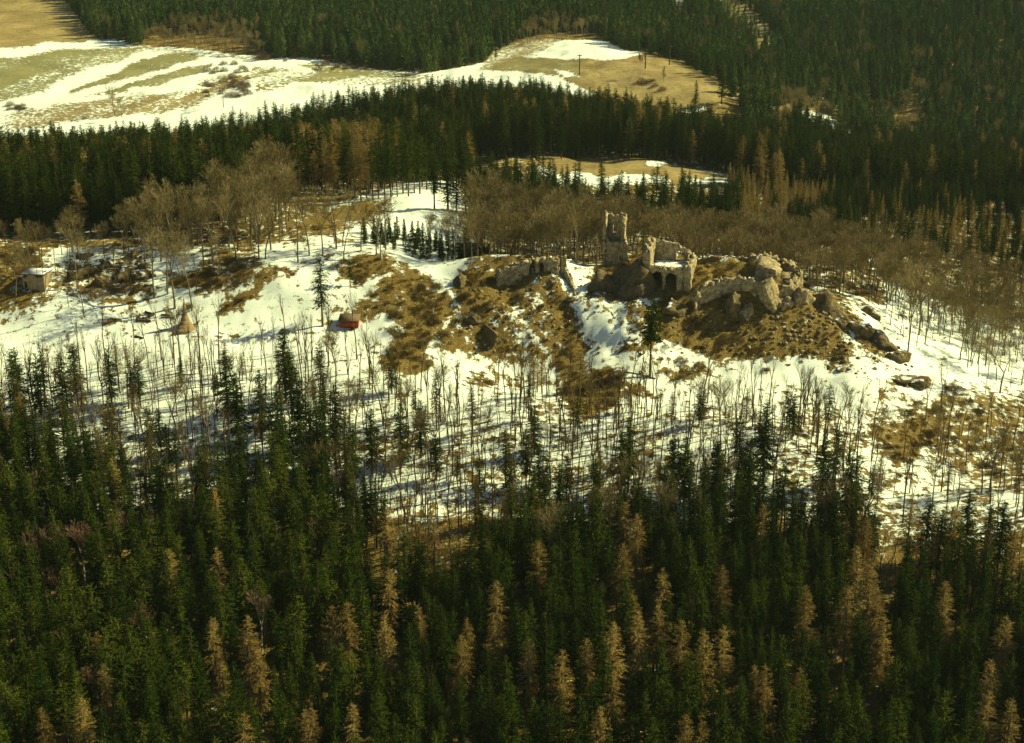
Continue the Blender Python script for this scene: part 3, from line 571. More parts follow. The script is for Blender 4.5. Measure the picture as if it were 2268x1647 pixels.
X, Y, Z = pick(420*S, 760*S)
spire = empty('wooden_spire', (X, Y+2.2, Z), R(12)); tag(spire, 'pointed shingled wooden spire standing on a square beam base in the snow', 'spire')
prof = [(2.2, .35), (1.7, .8), (1.15, 1.5), (.78, 2.4), (.55, 3.5), (.38, 4.8), (.22, 6.0), (.04, 7.2)]
for i in range(len(prof)-1):
    (r0, z0), (r1, z1) = prof[i], prof[i+1]
    V = [(a*r0, b*r0, z0) for a, b in ((-1,-1),(1,-1),(1,1),(-1,1))] + [(a*(r1+.05), b*(r1+.05), z1) for a, b in ((-1,-1),(1,-1),(1,1),(-1,1))]
    part('shingle_course', mesh('shingle_course', V, np.array([(0,1,5,4),(1,2,6,5),(2,3,7,6),(3,0,4,7),(4,5,6,7)]), M['shingle']), spire)
for sx, sy, lx, ly in ((0, -2.6, 3.0, .14), (0, 2.6, 3.0, .14), (-2.6, 0, .14, 2.4), (2.6, 0, .14, 2.4)):
    part('base_beam', boxm('base_beam', sx-lx, sx+lx, sy-ly, sy+ly, -.25, .33, M['wood']), spire)
part('finial', mesh('finial', *merge([tube((0, 0, 6.8), (0, 0, 7.6), .05, .03)]), M['wood_dark']), spire)

def log(px0, py0, px1, py1, r, label, name='log', group=None):
    a = pick(px0*S, py0*S); b = pick(px1*S, py1*S)
    n = 4; Vs = []
    for k in range(n):
        p = np.array(a) + (np.array(b)-np.array(a))*k/n; q = np.array(a) + (np.array(b)-np.array(a))*(k+1)/n
        p[2] = gz(p[0], p[1]) + r*.7; q[2] = gz(q[0], q[1]) + r*.7; Vs.append(tube(p, q, r, r*.95, 7))
    Vv, Ff = merge(Vs); Ff = Ff + [tuple(range(6, -1, -1)), tuple(len(Vv)-7+i for i in range(7))]
    return tag(obj(name, mesh(name, Vv, Ff, M['wood_dark'])), label, 'log', group)
log(314, 734, 320, 722, .32, 'left log of the square of logs round the fire pit')
log(332, 718, 351, 720, .28, 'back log of the square of logs round the fire pit')
log(316, 736, 344, 735, .32, 'front log of the square of logs round the fire pit')
log(351, 722, 336, 731, .34, 'right log of the square of logs round the fire pit')
X, Y, Z = pick(331*S, 727*S)
fp = empty('fire_pit', (X, Y, Z)); tag(fp, 'dark fire pit ringed with stones between the four logs', 'fire pit')
for i in range(8): 
    o = part('stone', rock_mesh('stone', .32, .26, .25, 90+i, 'rock', 1), fp); o.location = (.9*math.cos(i*.785), .7*math.sin(i*.785), .05)
part('ash', mesh('ash', [(.8*math.cos(i*.63), .6*math.sin(i*.63), .12 + .05*(i % 2)) for i in range(10)] + [(0, 0, .3)], [(i, (i+1) % 10, 10) for i in range(10)], M['dark']), fp)
for i, (a, b, c, d) in enumerate([(368, 724, 384, 723), (368, 727, 386, 726), (370, 725.5, 380, 724.5)]):
    log(a, b, c, d, .22, ['back', 'front', 'middle'][i] + ' log of the small stack between the fire pit and the spire', group='logs stacked beside the fire pit')
log(388, 729, 398, 729, .2, 'short lone log on the snow left of the spire')
log(308, 770, 326, 771, .2, 'low log on the snow clearing below the fire pit')

for i, (a, b, c, d, lb) in enumerate([(1495, 866, 1400, 853, 'dark log modelled as the trunk shadow left of the lone spruce foot'), (1120, 965, 1085, 972, 'fallen trunk among the saplings below the left mound'), (1330, 968, 1295, 965, 'fallen trunk at the foot of the round brown patch'), (560, 930, 520, 934, 'fallen trunk among the saplings right below the spire'), (2180, 1010, 2130, 1016, 'fallen trunk in the brown scrub at the right edge')]):  # first log stands in for the lone spruce's shadow; the rest are fallen trunks
    log(a, b, c, d, .16, lb, name='fallen_trunk_or_shadow')

# power poles on the far tan hill
for i, (x, y) in enumerate([(1472, 160), (1527, 146), (1322, 170)]):
    X, Y, Z = pick(x*S, y*S, 600)
    p = empty('utility_pole', (X, Y, Z)); tag(p, ['wooden utility pole in the middle of the far tan hillside', 'wooden utility pole near the right edge of the far tan hillside', 'wooden utility pole at the left end of the far tan hillside'][i], 'pole', 'poles on the far tan hillside')
    part('post', mesh('post', *tube((0, 0, -.5), (0, 0, 9), .3, .22), M['bark']), p)
    part('crossarm', boxm('crossarm', -1.1, 1.1, -.12, .12, 8.3, 8.6, M['bark']), p)

hz = boxm('haze', -3200, 3200, -450, 4100, -260, 330, None)
hm = bpy.data.materials.new('haze_air'); hm.use_nodes = True; hm.node_tree.nodes.clear()
pv = hm.node_tree.nodes.new('ShaderNodeVolumePrincipled'); ho = hm.node_tree.nodes.new('ShaderNodeOutputMaterial')
pv.inputs['Color'].default_value = (.72, .88, .72, 1); pv.inputs['Density'].default_value = .00004; pv.inputs['Anisotropy'].default_value = .2
hm.node_tree.links.new(pv.outputs[0], ho.inputs['Volume']); hz.materials.clear(); hz.materials.append(hm)
tag(obj('haze', hz), 'thin pale winter air over the hills', kind='stuff')

# ------------------------------------------------------------------ tree prototypes
def leaves(P, D, L, Wd, r):
    """one triangle each: base at P, pointing along D"""
    n = len(P); sd_ = np.cross(D, r.normal(size=(n, 3))); sd_ /= np.linalg.norm(sd_, axis=1)[:, None] + 1e-9
    V = np.empty((n, 3, 3)); V[:, 0] = P - sd_*Wd[:, None]/2; V[:, 1] = P + sd_*Wd[:, None]/2; V[:, 2] = P + D*L[:, None]
    return V.reshape(-1, 3), np.arange(n*3).reshape(n, 3)
def norm(v): return v / (np.linalg.norm(v, axis=-1, keepdims=True) + 1e-9)
def trunk(h, r0, r, seg=6, n=6, lean=.25):
    V = []; Fc = []; off = np.zeros(2)
    for k in range(seg+1):
        t = k/seg
        for i in range(n):
            a = i*2*math.pi/n; rr = r0*(1-t)**.8 + .02
            V.append((off[0]+rr*math.cos(a), off[1]+rr*math.sin(a), t*h - (.8 if k == 0 else 0)))
        off = off + r.normal(0, lean*.15, 2)
    for k in range(seg):
        for i in range(n): Fc.append((k*n+i, k*n+(i+1) % n, (k+1)*n+(i+1) % n, (k+1)*n+i))
    return np.array(V), np.array(Fc)
def conifer(seed, h, rad, cb, step=.42, nb=7, ds=.30, ln=.6, wd=.3, shape=.8, droop=.45, gap=.12, lean=.1):
    r = np.random.default_rng(seed); P = []; D = []
    z = cb*h; top = h
    while z < top - .15:
        t = (z - cb*h)/(h - cb*h)
        prof = (1-t)**shape * (min(1, .55 + t*3.0))
        for _ in range(nb if t < .85 else 5):
            if r.random() < gap: continue
            az = r.random()*2*math.pi; L = max(.25, rad*prof*r.uniform(.6, 1.2)); pit = -droop*(1-t) + .45*t + r.normal(0, .1)
            d = np.array([math.cos(az)*math.cos(pit), math.sin(az)*math.cos(pit), math.sin(pit)]); side = np.array([-math.sin(az), math.cos(az), 0])
            m = max(2, int(L/ds)); s = (np.arange(m)+r.random(m))/m
            for sg in (-1, 1):
                s_ = s*L; q = np.outer(s_, d) + (0, 0, z + r.normal(0, .1)); q[:, 2] -= .08*s_**2
                fan = (1-s*.75)*.9
                P.append(q); D.append(norm(d*(.7) + side*sg*fan[:, None] + np.array([0, 0, -.35]) + r.normal(0, .22, (m, 3))))
        z += step*r.uniform(.7, 1.3)*(1 if t < .8 else .7)
    P = np.concatenate(P); D = np.concatenate(D); n = len(P)
    rr = np.linalg.norm(P[:, :2], axis=1)/rad
    sz = ln*r.uniform(.6, 1.3, n)*(1 - .45*np.clip((P[:, 2]/h-.6)/.4, 0, 1))
    return leaves(P, D, sz, wd*r.uniform(.6, 1.3, n), r)
def bare(seed, h, spread, fork, levels=4, twigs=1.0, tw=.045, r0=.2, up=.9):
    r = random.Random(seed); segs = []
    def grow(p, d, L, rad, lv):
        n = 3 if lv == 0 else 2
        for k in range(n):
            q = [p[i]+d[i]*L/n for i in range(3)]
            segs.append((p, q, rad*(1-.35*k/n), rad*(1-.35*(k+1)/n), lv)); p = q
            d = [d[0]+r.gauss(0, .1), d[1]+r.gauss(0, .1), d[2]+r.gauss(0, .05)+.05]; m = math.sqrt(sum(x*x for x in d)); d = [x/m for x in d]
            if lv < levels and (lv > 0 or k == n-1):
                nb = {0: 0, 1: 2, 2: 3, 3: 3}.get(lv, 3)
                for _ in range(int(nb*twigs + r.random())):
                    a = r.random()*6.283; s = spread*(.6+.5*r.random())
                    e = [d[0]+math.cos(a)*s, d[1]+math.sin(a)*s, d[2]*up+.1]; m = math.sqrt(sum(x*x for x in e)); e = [x/m for x in e]
                    grow(q, e, L*r.uniform(.5, .72), rad*.5, lv+1)
        if lv < levels:
            for _ in range(3 if lv == 0 else 2):
                a = r.random()*6.283; s = spread*r.uniform(.4, 1)
                e = [d[0]+math.cos(a)*s, d[1]+math.sin(a)*s, d[2]]; m = math.sqrt(sum(x*x for x in e)); e = [x/m for x in e]
                grow(p, e, L*r.uniform(.55, .75) if lv else (h*(1-fork))*r.uniform(.36, .46), rad*.55, lv+1)
    grow([0, 0, -.6], [0, 0, 1], h*fork, r0, 0)
    th = [(s[0], s[1], s[2], s[3]) for s in segs if s[4] <= 1]
    tv, tf = merge([tube(a, b, max(c, .03), max(d, .025), 4 if i > 2 else 6) for i, (a, b, c, d) in enumerate(th)])
    fine = [s for s in segs if s[4] > 1]
    a = np.array([s[0] for s in fine]); b = np.array([s[1] for s in fine]); wv = np.array([max(tw, s[2]*1.6) for s in fine])
    d = b - a; rs = np.random.default_rng(seed); sdv = norm(np.cross(d, rs.normal(size=d.shape)))
    V = np.empty((len(a), 4, 3)); V[:, 0] = a - sdv*wv[:, None]/2; V[:, 1] = a + sdv*wv[:, None]/2; V[:, 2] = b + sdv*wv[:, None]*.35; V[:, 3] = b - sdv*wv[:, None]*.35
    zmax = max(V[:, :, 2].max(), 1); f = h/zmax
    V = V*f; tv = tv*f
    return (tv, tf), (V.reshape(-1, 3), np.arange(len(a)*4).reshape(-1, 4))
def bush_m(seed, rad, hh, n, ln, wd):
    r = np.random.default_rng(seed); d = norm(r.normal(size=(n, 3)) * (1, 1, .7) + (0, 0, .5)); d[:, 2] = abs(d[:, 2])
    P = d * (rad, rad, hh) * (r.random(n)**.5)[:, None] * .8
    return leaves(P, norm(d + r.normal(0, .35, (n, 3))), ln*r.uniform(.5, 1.3, n), wd*r.uniform(.5, 1.3, n), r)

PRO = {}      # kind -> list of dict(h, crown mesh, trunk mesh, joined mesh)
def add_proto(kind, h, tr, cr, mt, mc, w_=None):
    i = len(PRO.setdefault(kind, []))
    tF = tr[1]; cF = cr[1]
    tm = mesh(kind+'_trunk', tr[0], tF, M[mt]) ; cm = mesh(kind+'_crown', cr[0], cF, M[mc])
    V = np.concatenate([tr[0], cr[0]]); o = len(tr[0])
    fs = [tuple(f) for f in tF]; 
    import itertools
    me = bpy.data.meshes.new(kind+'_whole')
    lt = [len(f) for f in fs] + [cF.shape[1]]*len(cF)
    idx = np.concatenate([np.array(list(itertools.chain.from_iterable(fs))), (cF+o).ravel()]).astype(np.int32)
    me.vertices.add(len(V)); me.vertices.foreach_set('co', V.astype(np.float32).ravel())
    me.loops.add(len(idx)); me.loops.foreach_set('vertex_index', idx)
    me.polygons.add(len(lt)); me.polygons.foreach_set('loop_start', np.concatenate([[0], np.cumsum(lt)[:-1]]).astype(np.int32))
    me.materials.append(M[mt]); me.materials.append(M[mc])
    me.polygons.foreach_set('material_index', np.array([0]*len(fs) + [1]*len(cF), np.int32)); me.update(calc_edges=True)
    PRO[kind].append(dict(h=h, trunk=tm, crown=cm, whole=me))
rr = np.random.default_rng(5)
for i, (h, rad, cb) in enumerate([(16, 2.3, .15), (17, 2.5, .22), (15, 2.4, .18), (16, 2.0, .3), (14, 2.1, .22), (17, 2.8, .15)]):
    add_proto('spruce', h, trunk(h, .26, rr), conifer(100+i, h, rad, cb, step=.34, nb=10, ds=.19, ln=.40, wd=.155, shape=.55, droop=.3, gap=.24), 'bark', 'needle')
for i, (h, rad, cb) in enumerate([(14, 2.7, .16), (15, 2.5, .28), (13, 2.4, .2)]):
    add_proto('full', h, trunk(h, .2, rr, lean=.4), conifer(136+i, h, rad, cb, step=.34, nb=10, ds=.18, ln=.44, wd=.18, shape=.5, droop=.35, gap=.26), 'bark', 'needle')
for i, (h, rad, cb) in enumerate([(16, 1.9, .38), (17, 2.5, .42), (15, 2.4, .3)]):
    add_proto('slim', h, trunk(h, .2, rr, lean=.5), conifer(130+i, h, rad, cb, step=.38, nb=9, ds=.17, ln=.42, wd=.155, shape=.42, gap=.3), 'bark', 'needle')
add_proto('lone', 17.5, trunk(17.5, .24, rr), conifer(129, 17.5, 2.9, .5, step=.34, nb=11, ds=.28, ln=.6, wd=.26, shape=.42, droop=.35), 'bark', 'needle')
for i, (h, rad, cb) in enumerate([(7, 1.6, .05), (8, 1.7, .08)]):
    add_proto('young', h, trunk(h, .1, rr, 3), conifer(140+i, h, rad, cb, step=.34, nb=7, ds=.3, ln=.5, wd=.22), 'bark', 'needle')
for i, (h, rad, cb) in enumerate([(16, 2.3, .3), (15, 2.1, .35)]):
    add_proto('pine', h, trunk(h, .22, rr, lean=.6), conifer(150+i, h, rad*1.15, cb, step=.42, nb=8, ds=.22, ln=.42, wd=.17, shape=.35, droop=-.1, gap=.3), 'bark', 'needle_pine')
for i, (h, rad, cb) in enumerate([(15, 2.3, .25), (16, 2.5, .3), (14, 2.1, .25), (13, 2.0, .2)]):
    add_proto('larch', h, trunk(h, .22, rr, lean=.4), conifer(160+i, h, rad*1.22, cb, step=.32, nb=9, ds=.13, ln=.42, wd=.075, shape=.5, droop=.1, gap=.25), 'bark_grey', 'larch')
for i, (h, rad, cb) in enumerate([(11, 1.5, .15), (12, 1.6, .2)]):
    add_proto('larch_young', h, trunk(h, .12, rr, 4), conifer(170+i, h, rad, cb, step=.36, nb=7, ds=.2, ln=.42, wd=.09, shape=.7, droop=-.1, gap=.1), 'bark_grey', 'larch')
for i, (h, sp_, fk) in enumerate([(17, .62, .42), (18, .55, .5), (16, .7, .36), (19, .6, .45)]):
    add_proto('beech', h, *bare(200+i, h, sp_, fk, 4, .85, .045, .22), 'bark_grey', 'twig')
for i, (h, sp_, fk) in enumerate([(13, .3, .55), (14, .26, .5), (11, .34, .45), (12, .3, .62)]):
    add_proto('slender', h, *bare(220+i, h, sp_, fk, 3, .55, .03, .12), 'bark_slim', 'twig_slim')
for i, (h, sp_, fk) in enumerate([(14, .4, .4), (12, .45, .45)]):
    add_proto('birch', h, *bare(230+i, h, sp_, fk, 4, .8, .055, .17), 'bark_birch', 'twig_red')
for i in range(2):
    V, Fc = bush_m(240+i, 1.5, 1.5, 700, .7, .04); add_proto('bush', 1.8, trunk(1.0, .05, rr, 2, 4), (V, Fc), 'bark_grey', 'twig_red')
for i in range(2):
    V, Fc = bush_m(245+i, 1.5, 1.5, 600, .7, .04); add_proto('scrub', 1.8, trunk(1.0, .05, rr, 2, 4), (V, Fc), 'bark_slim', 'twig_slim')
for i in range(2):
    V, Fc = bush_m(250+i, 1.1, .8, 260, .4, .09); add_proto('brush', 1.0, trunk(.5, .04, rr, 2, 4), (V, Fc), 'bark', 'brush')
# light versions for the far hills
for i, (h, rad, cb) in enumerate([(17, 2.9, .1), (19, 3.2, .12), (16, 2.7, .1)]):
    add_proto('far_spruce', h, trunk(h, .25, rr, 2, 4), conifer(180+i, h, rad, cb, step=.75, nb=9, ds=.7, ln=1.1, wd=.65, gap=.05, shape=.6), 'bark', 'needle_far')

# ------------------------------------------------------------------ scattering
def jitter(x0, x1, y0, y1, s, r):
    gx = np.arange(x0, x1, s); gy = np.arange(y0, y1, s); X, Y = np.meshgrid(gx, gy)
    X = X + r.uniform(-.45, .45, X.shape)*s; Y = Y + r.uniform(-.45, .45, Y.shape)*s
    return X.ravel(), Y.ravel()
TREES = []   # kind, variant, X, Y, Z, scale, rz, note
def put(kind, X, Y, Z, sc, rz=None, note=None, var=None):
    TREES.append((kind, int(rng.integers(len(PRO[kind]))) if var is None else var, float(X), float(Y), float(Z), float(sc), float(rng.random()*6.28 if rz is None else rz), note))
occ_xy = []
def by_base(kind, px, py, h, note=None, Y0=180, var=None):
    X, Y, Z = pick(px, py, Y0); v = int(rng.integers(len(PRO[kind]))) if var is None else var
    put(kind, X, Y, Z, h/PRO[kind][v]['h'], note=note, var=v); occ_xy.append((X, Y)); return X, Y
def by_top(kind, px, py, h, note=None, Y0=180, var=None):
    X, Y, Z = pick(px, py, Y0, h=h); v = int(rng.integers(len(PRO[kind]))) if var is None else var
    put(kind, X, Y, Z, h/PRO[kind][v]['h'], note=note, var=v); occ_xy.append((X, Y)); return X, Y
# single trees that stand out
by_base('lone', 1440, 838, 17.5, 'lone spruce with a long bare trunk on the snow before the palace ruin', var=0)
by_base('slim', 714, 720, 17, 'tall dark spruce left of the red hut, rising from the snowy bank', var=2)
by_base('slim', 776, 632, 8, 'short dark spruce on the brown knoll above the red hut', var=2)
by_base('beech', 1083, 590, 11, 'gnarled bare tree on top of the left mound beside its wall', var=2)
by_base('beech', 388, 690, 20, 'big bare tree directly behind the wooden spire', var=0)
by_base('beech', 372, 660, 18, 'second big bare tree a little left behind the wooden spire', var=1)
by_base('beech', 425, 690, 18, 'big bare tree just right behind the wooden spire', var=3)
by_base('beech', 745, 555, 17, 'tall bare tree with a spreading crown on the meadow edge', var=2)
by_base('beech', 715, 566, 14, 'bare tree left of the spreading one on the meadow edge', var=0)
by_base('beech', 660, 580, 15, 'leftmost bare tree of the row on the snowy rampart', var=1)
by_base('beech', 800, 560, 12, 'small bare tree right of the spreading one on the meadow edge', var=1)
by_base('beech', 1480, 545, 13, 'large pale bare tree showing behind the palace ruin', Y0=365, var=2)
by_base('pine', 1425, 575, 7.5, 'small green pine between the tower and the palace ruin', Y0=362, var=0)
by_base('beech', 2035, 745, 19, 'tall bare tree on the snow behind the rocky right ridge', Y0=345, var=0)
by_base('beech', 2048, 770, 16, 'second tall bare tree on the snow behind the rocky right ridge', Y0=345, var=3)
by_base('beech', 2215, 870, 16, 'broad bare tree on the ridge path at the right edge', var=2)
by_base('slender', 1900, 960, 12, 'many branched bare tree in front of the lone dark crag', var=0)
for (x, y, h, n) in [(1348, 388, 16, 1), (1275, 378, 15, 0), (1393, 382, 15, 0), (1447, 372, 17, 2), (1475, 378, 16, 1), (1210, 372, 15, 1), (1180, 378, 14, 1), (1150, 372, 15, 0), (1305, 400, 10, 2), (1515, 395, 13, 1), (1540, 400, 11, 0), (1560, 402, 12, 2), (1420, 402, 11, 0), (1120, 362, 16, 1), (1090, 352, 16, 0), (1060, 350, 16, 2), (1030, 345, 17, 1), (990, 330, 17, 0), (960, 335, 16, 3), (1130, 395, 12, 2), (1225, 390, 11, 3), (1590, 405, 11, 1), (1010, 390, 12, 5)]:
    by_top('spruce', x, y, h, 'dark pointed spruce of the loose row before the tan strip of field', Y0=412, var=n)
for x, y in [(772, 436), (786, 440), (800, 446), (812, 438), (826, 444), (838, 436), (852, 440), (866, 434), (880, 438), (893, 430), (905, 436), (918, 428), (930, 432), (945, 424), (960, 430), (975, 420), (990, 426), (1005, 418), (840, 425), (870, 422), (900, 418), (935, 414), (965, 412)]:
    by_base('larch' if rng.random() < .4 and x < 870 else 'slim', x, y, rng.uniform(14, 19), Y0=400)
# larches of the lower wood, by their tips
LA = [(858, 1130), (958, 1148), (1192, 1195), (1385, 1115), (1412, 1145), (1382, 1205), (1468, 1262), (480, 1215), (1099, 1290), (862, 1262), (852, 1362), (735, 1340), (770, 1335), (470, 1375), (548, 1370), (490, 1465), (570, 1440), (1022, 1408), (1172, 1420), (1245, 1435), (1300, 1410), (1358, 1380), (1510, 1385), (1560, 1400), (1603, 1395), (1600, 1262), (1786, 1310), (1772, 1487), (1695, 1485), (230, 1478), (92, 1575), (690, 1578), (780, 1558), (1555, 1605), (1520, 1590), (1900, 1215), (1930, 1240), (1880, 1300), (1945, 1300), (2095, 1300), (2230, 1372), (2195, 1465), (1960, 1370), (2250, 1195), (2190, 1540), (1460, 1340), (2020, 1100), (1330, 1570), (2240, 1560), (180, 1560), (540, 1580), (1920, 1150)]
LXY = []
for (x, y) in LA: LXY.append(by_top('larch', x, y, rng.uniform(12.5, 15.5)))
# birches and pale pines of the lower left wood
for (x, y) in [(75, 1170), (140, 1160), (175, 1165), (205, 1160), (262, 1130), (115, 1245), (572, 1305), (330, 1325), (780, 1030), (205, 1470), (85, 1040)]: by_top('birch', x, y, rng.uniform(11, 13))
for (x, y) in [(235, 1240), (290, 1230), (200, 1290), (160, 1320), (95, 1000), (240, 960), (560, 1190), (610, 1160), (640, 1180), (340, 1000), (100, 930), (650, 1090), (720, 1100), (1780, 1500), (2100, 1520), (330, 1150), (60, 1150)]: by_top('pine', x, y, rng.uniform(12, 16))
# spruces standing out against the snow
for (x, y, h) in [(30, 770, 20), (75, 780, 18), (130, 790, 19), (160, 765, 17), (88, 760, 16), (237, 775, 15), (303, 795, 14), (398, 795, 8), (495, 775, 19), (520, 830, 18), (572, 820, 19), (625, 730, 20), (640, 780, 19), (705, 750, 17), (715, 830, 19), (740, 850, 16), (610, 860, 18), (660, 850, 20), (885, 835, 13), (930, 890, 15), (885, 900, 16), (965, 965, 12), (1120, 960, 14), (1165, 960, 15), (1195, 985, 13), (1395, 930, 19), (1378, 960, 18), (1495, 960, 17), (1520, 965, 18), (1640, 920, 19), (1700, 890, 21), (1665, 960, 19), (1590, 980, 17), (1858, 955, 15), (1830, 965, 16), (1888, 1000, 20), (1600, 1000, 18), (1240, 1030, 15), (1205, 1060, 16), (325, 905, 17), (385, 950, 14), (240, 880, 16), (2150, 1090, 17), (2060, 1110, 16), (2090, 1130, 17), (2225, 1120, 17), (1935, 1035, 9), (1130, 1010, 17), (1320, 1020, 16), (1560, 1040, 17), (350, 1030, 15), (820, 910, 17), (780, 940, 17)]:
    by_top('slim' if rng.random() < .2 else 'full', x, y, h*.82)
OCC = np.array(occ_xy)
def clear_of(X, Y, d=2.6):
    m = np.ones(len(X), bool)
    for ox, oy in OCC: m &= (X-ox)**2 + (Y-oy)**2 > d*d
    return m
# lower wood: dense conifers, above it bare trees
B_ = np.array([(-700, 960), (0, 965), (170, 985), (230, 1110), (300, 1190), (420, 1200), (470, 1060), (560, 1040), (740, 1040), (800, 1120), (880, 1270), (1000, 1290), (1100, 1270), (1180, 1240), (1330, 1210), (1400, 1150), (1480, 1200), (1600, 1160), (1700, 1100), (1780, 1200), (1880, 1180), (1940, 1290), (1970, 1430), (2020, 1330), (2100, 1310), (2268, 1330), (2700, 1350)], float)
A_ = np.array([(-700, 790), (0, 790), (500, 795), (700, 770), (800, 800), (850, 800), (1000, 880), (1180, 860), (1300, 890), (1400, 885), (1500, 880), (1700, 880), (1900, 930), (2000, 960), (2060, 900), (2268, 920), (2700, 950)], float)
X, Y = jitter(-135, 135, 172, 345, 2.65, rng); Z = gz(X, Y); px, py, d = proj(X, Y, Z)
nb_ = 110*fbm(X*.06, Y*.06, o=3, s=77)
bB = np.interp(px, B_[:, 0], B_[:, 1]) + nb_; bA = np.interp(px, A_[:, 0], A_[:, 1])
m = clear_of(X, Y, 1.8); u = rng.random(len(X))
for lx, ly in LXY: m &= ~((abs(X-lx) < 2.6) & (Y < ly + 1.5) & (Y > ly - 6.5))
dens = np.clip((py-bB)/60, 0, 1)
for i in np.nonzero(m)[0]:
    if py[i] > bB[i] and u[i] < .62 + .3*dens[i]:
        q = rng.random()
        if px[i] < 800 and q < .16: put('pine', X[i], Y[i], Z[i], rng.uniform(.75, 1.0))
        elif q > .985: put('larch', X[i], Y[i], Z[i], rng.uniform(.7, .95))
        elif q > .95: put('slender', X[i], Y[i], Z[i], rng.uniform(.8, 1.1))
        else: put('spruce' if rng.random() < .8 else 'slim', X[i], Y[i], Z[i], rng.uniform(.45, 1.08))
X, Y = jitter(-135, 135, 215, 345, 2.15, rng); Z = gz(X, Y); px, py, d = proj(X, Y, Z)
bB = np.interp(px, B_[:, 0], B_[:, 1]); bA = np.interp(px, A_[:, 0], A_[:, 1])
cl = fbm(X*.12, Y*.12, o=2, s=5); u = rng.random(len(X)); m = clear_of(X, Y, 1.5)
brownpatch = inpoly(px, py, [(1230, 840), (1330, 828), (1385, 850), (1370, 900), (1270, 900)])
for i in np.nonzero(m)[0]:
    if bA[i] < py[i] < bB[i] + 60 and not brownpatch[i]:
        dn = .16 + .55*cl[i] + .34*min(1, (py[i]-bA[i])/90)
        if px[i] > 1950: dn *= .5
        if u[i] < dn:
            q = rng.random()
            if q < .045 and py[i] > bA[i] + 60: put('full' if q < .03 else 'slim', X[i], Y[i], Z[i], rng.uniform(.35, .8))
            elif q < .06: put('larch', X[i], Y[i], Z[i], rng.uniform(.45, .7))
            elif q < .11: put('beech', X[i], Y[i], Z[i], rng.uniform(.6, .95))
            else: put('slender', X[i], Y[i], Z[i], rng.uniform(.5, 1.25))
# left upper wood, right ridge and the wood behind the ridge
X, Y = jitter(-170, 190, 335, 445, 2.6, rng); Z = gz(X, Y); px, py, d = proj(X, Y, Z); u = rng.random(len(X)); m = clear_of(X, Y, 2)
fe = np.interp(px, FOREST_EDGE[:, 0], FOREST_EDGE[:, 1])
mead = inpoly(px, py, OPEN_MEADOW)
leftw = inpoly(px, py, [(-700, 690), (60, 690), (180, 715), (260, 700), (330, 690), (360, 660), (470, 640), (560, 600), (640, 520), (620, 430), (-700, 430)])
for i in np.nonzero(m)[0]:
    x, y, yy = px[i], py[i], Y[i]
    if yy < 362 and x < 600 and leftw[i]:
        if u[i] < (.3 if y > 560 else .5): put('beech' if rng.random() < .35 else 'slender', X[i], Y[i], Z[i], rng.uniform(.55, .95))
    elif x < 640 and yy >= 362 and not mead[i] and y > fe[i] - 6:
        if u[i] < .42: put('beech', X[i], Y[i], Z[i], rng.uniform(.65, 1.0) * (.7 if x < 330 else 1))
    elif 640 <= x < 1040 and yy > 362 and yy < 372 and u[i] < .16: put('beech', X[i], Y[i], Z[i], rng.uniform(.6, .95))
    elif x >= 1000 and yy > 366 and yy < 412 and not (x < 1040 and yy > 380) and not (inpoly(np.array([x]), np.array([y]), OPEN_STRIP)[0] and yy > 440):
        rh = abs(x - 1370) < 75 and yy < 371
        if not rh and not (1330 < x < 1480 and yy < 374):
            dn = .85 if (x < 1960 or yy > 374) else .42
            if u[i] < dn: put('beech' if rng.random() < .8 else 'slender', X[i], Y[i], Z[i], rng.uniform(.6, .85) * (1 if x < 1330 else .85))
    elif x > 1960 and 345 < yy <= 366 and y < np.interp(x, [1960, 2268, 2600], [790, 900, 980]) and u[i] < .22: put('beech' if rng.random() < .5 else 'slender', X[i], Y[i], Z[i], rng.uniform(.6, .95))
    elif x > 2050 and yy <= 345 and y > 860 and u[i] < .10: put('slender', X[i], Y[i], Z[i], rng.uniform(.5, .9))
# young spruce thicket behind the left mound
X, Y = jitter(-35, -5, 371, 384, 1.7, rng); Z = gz(X, Y)
for i in range(len(X)): (rng.random() < .8) and put('young', X[i], Y[i], Z[i], rng.uniform(.32, .72))
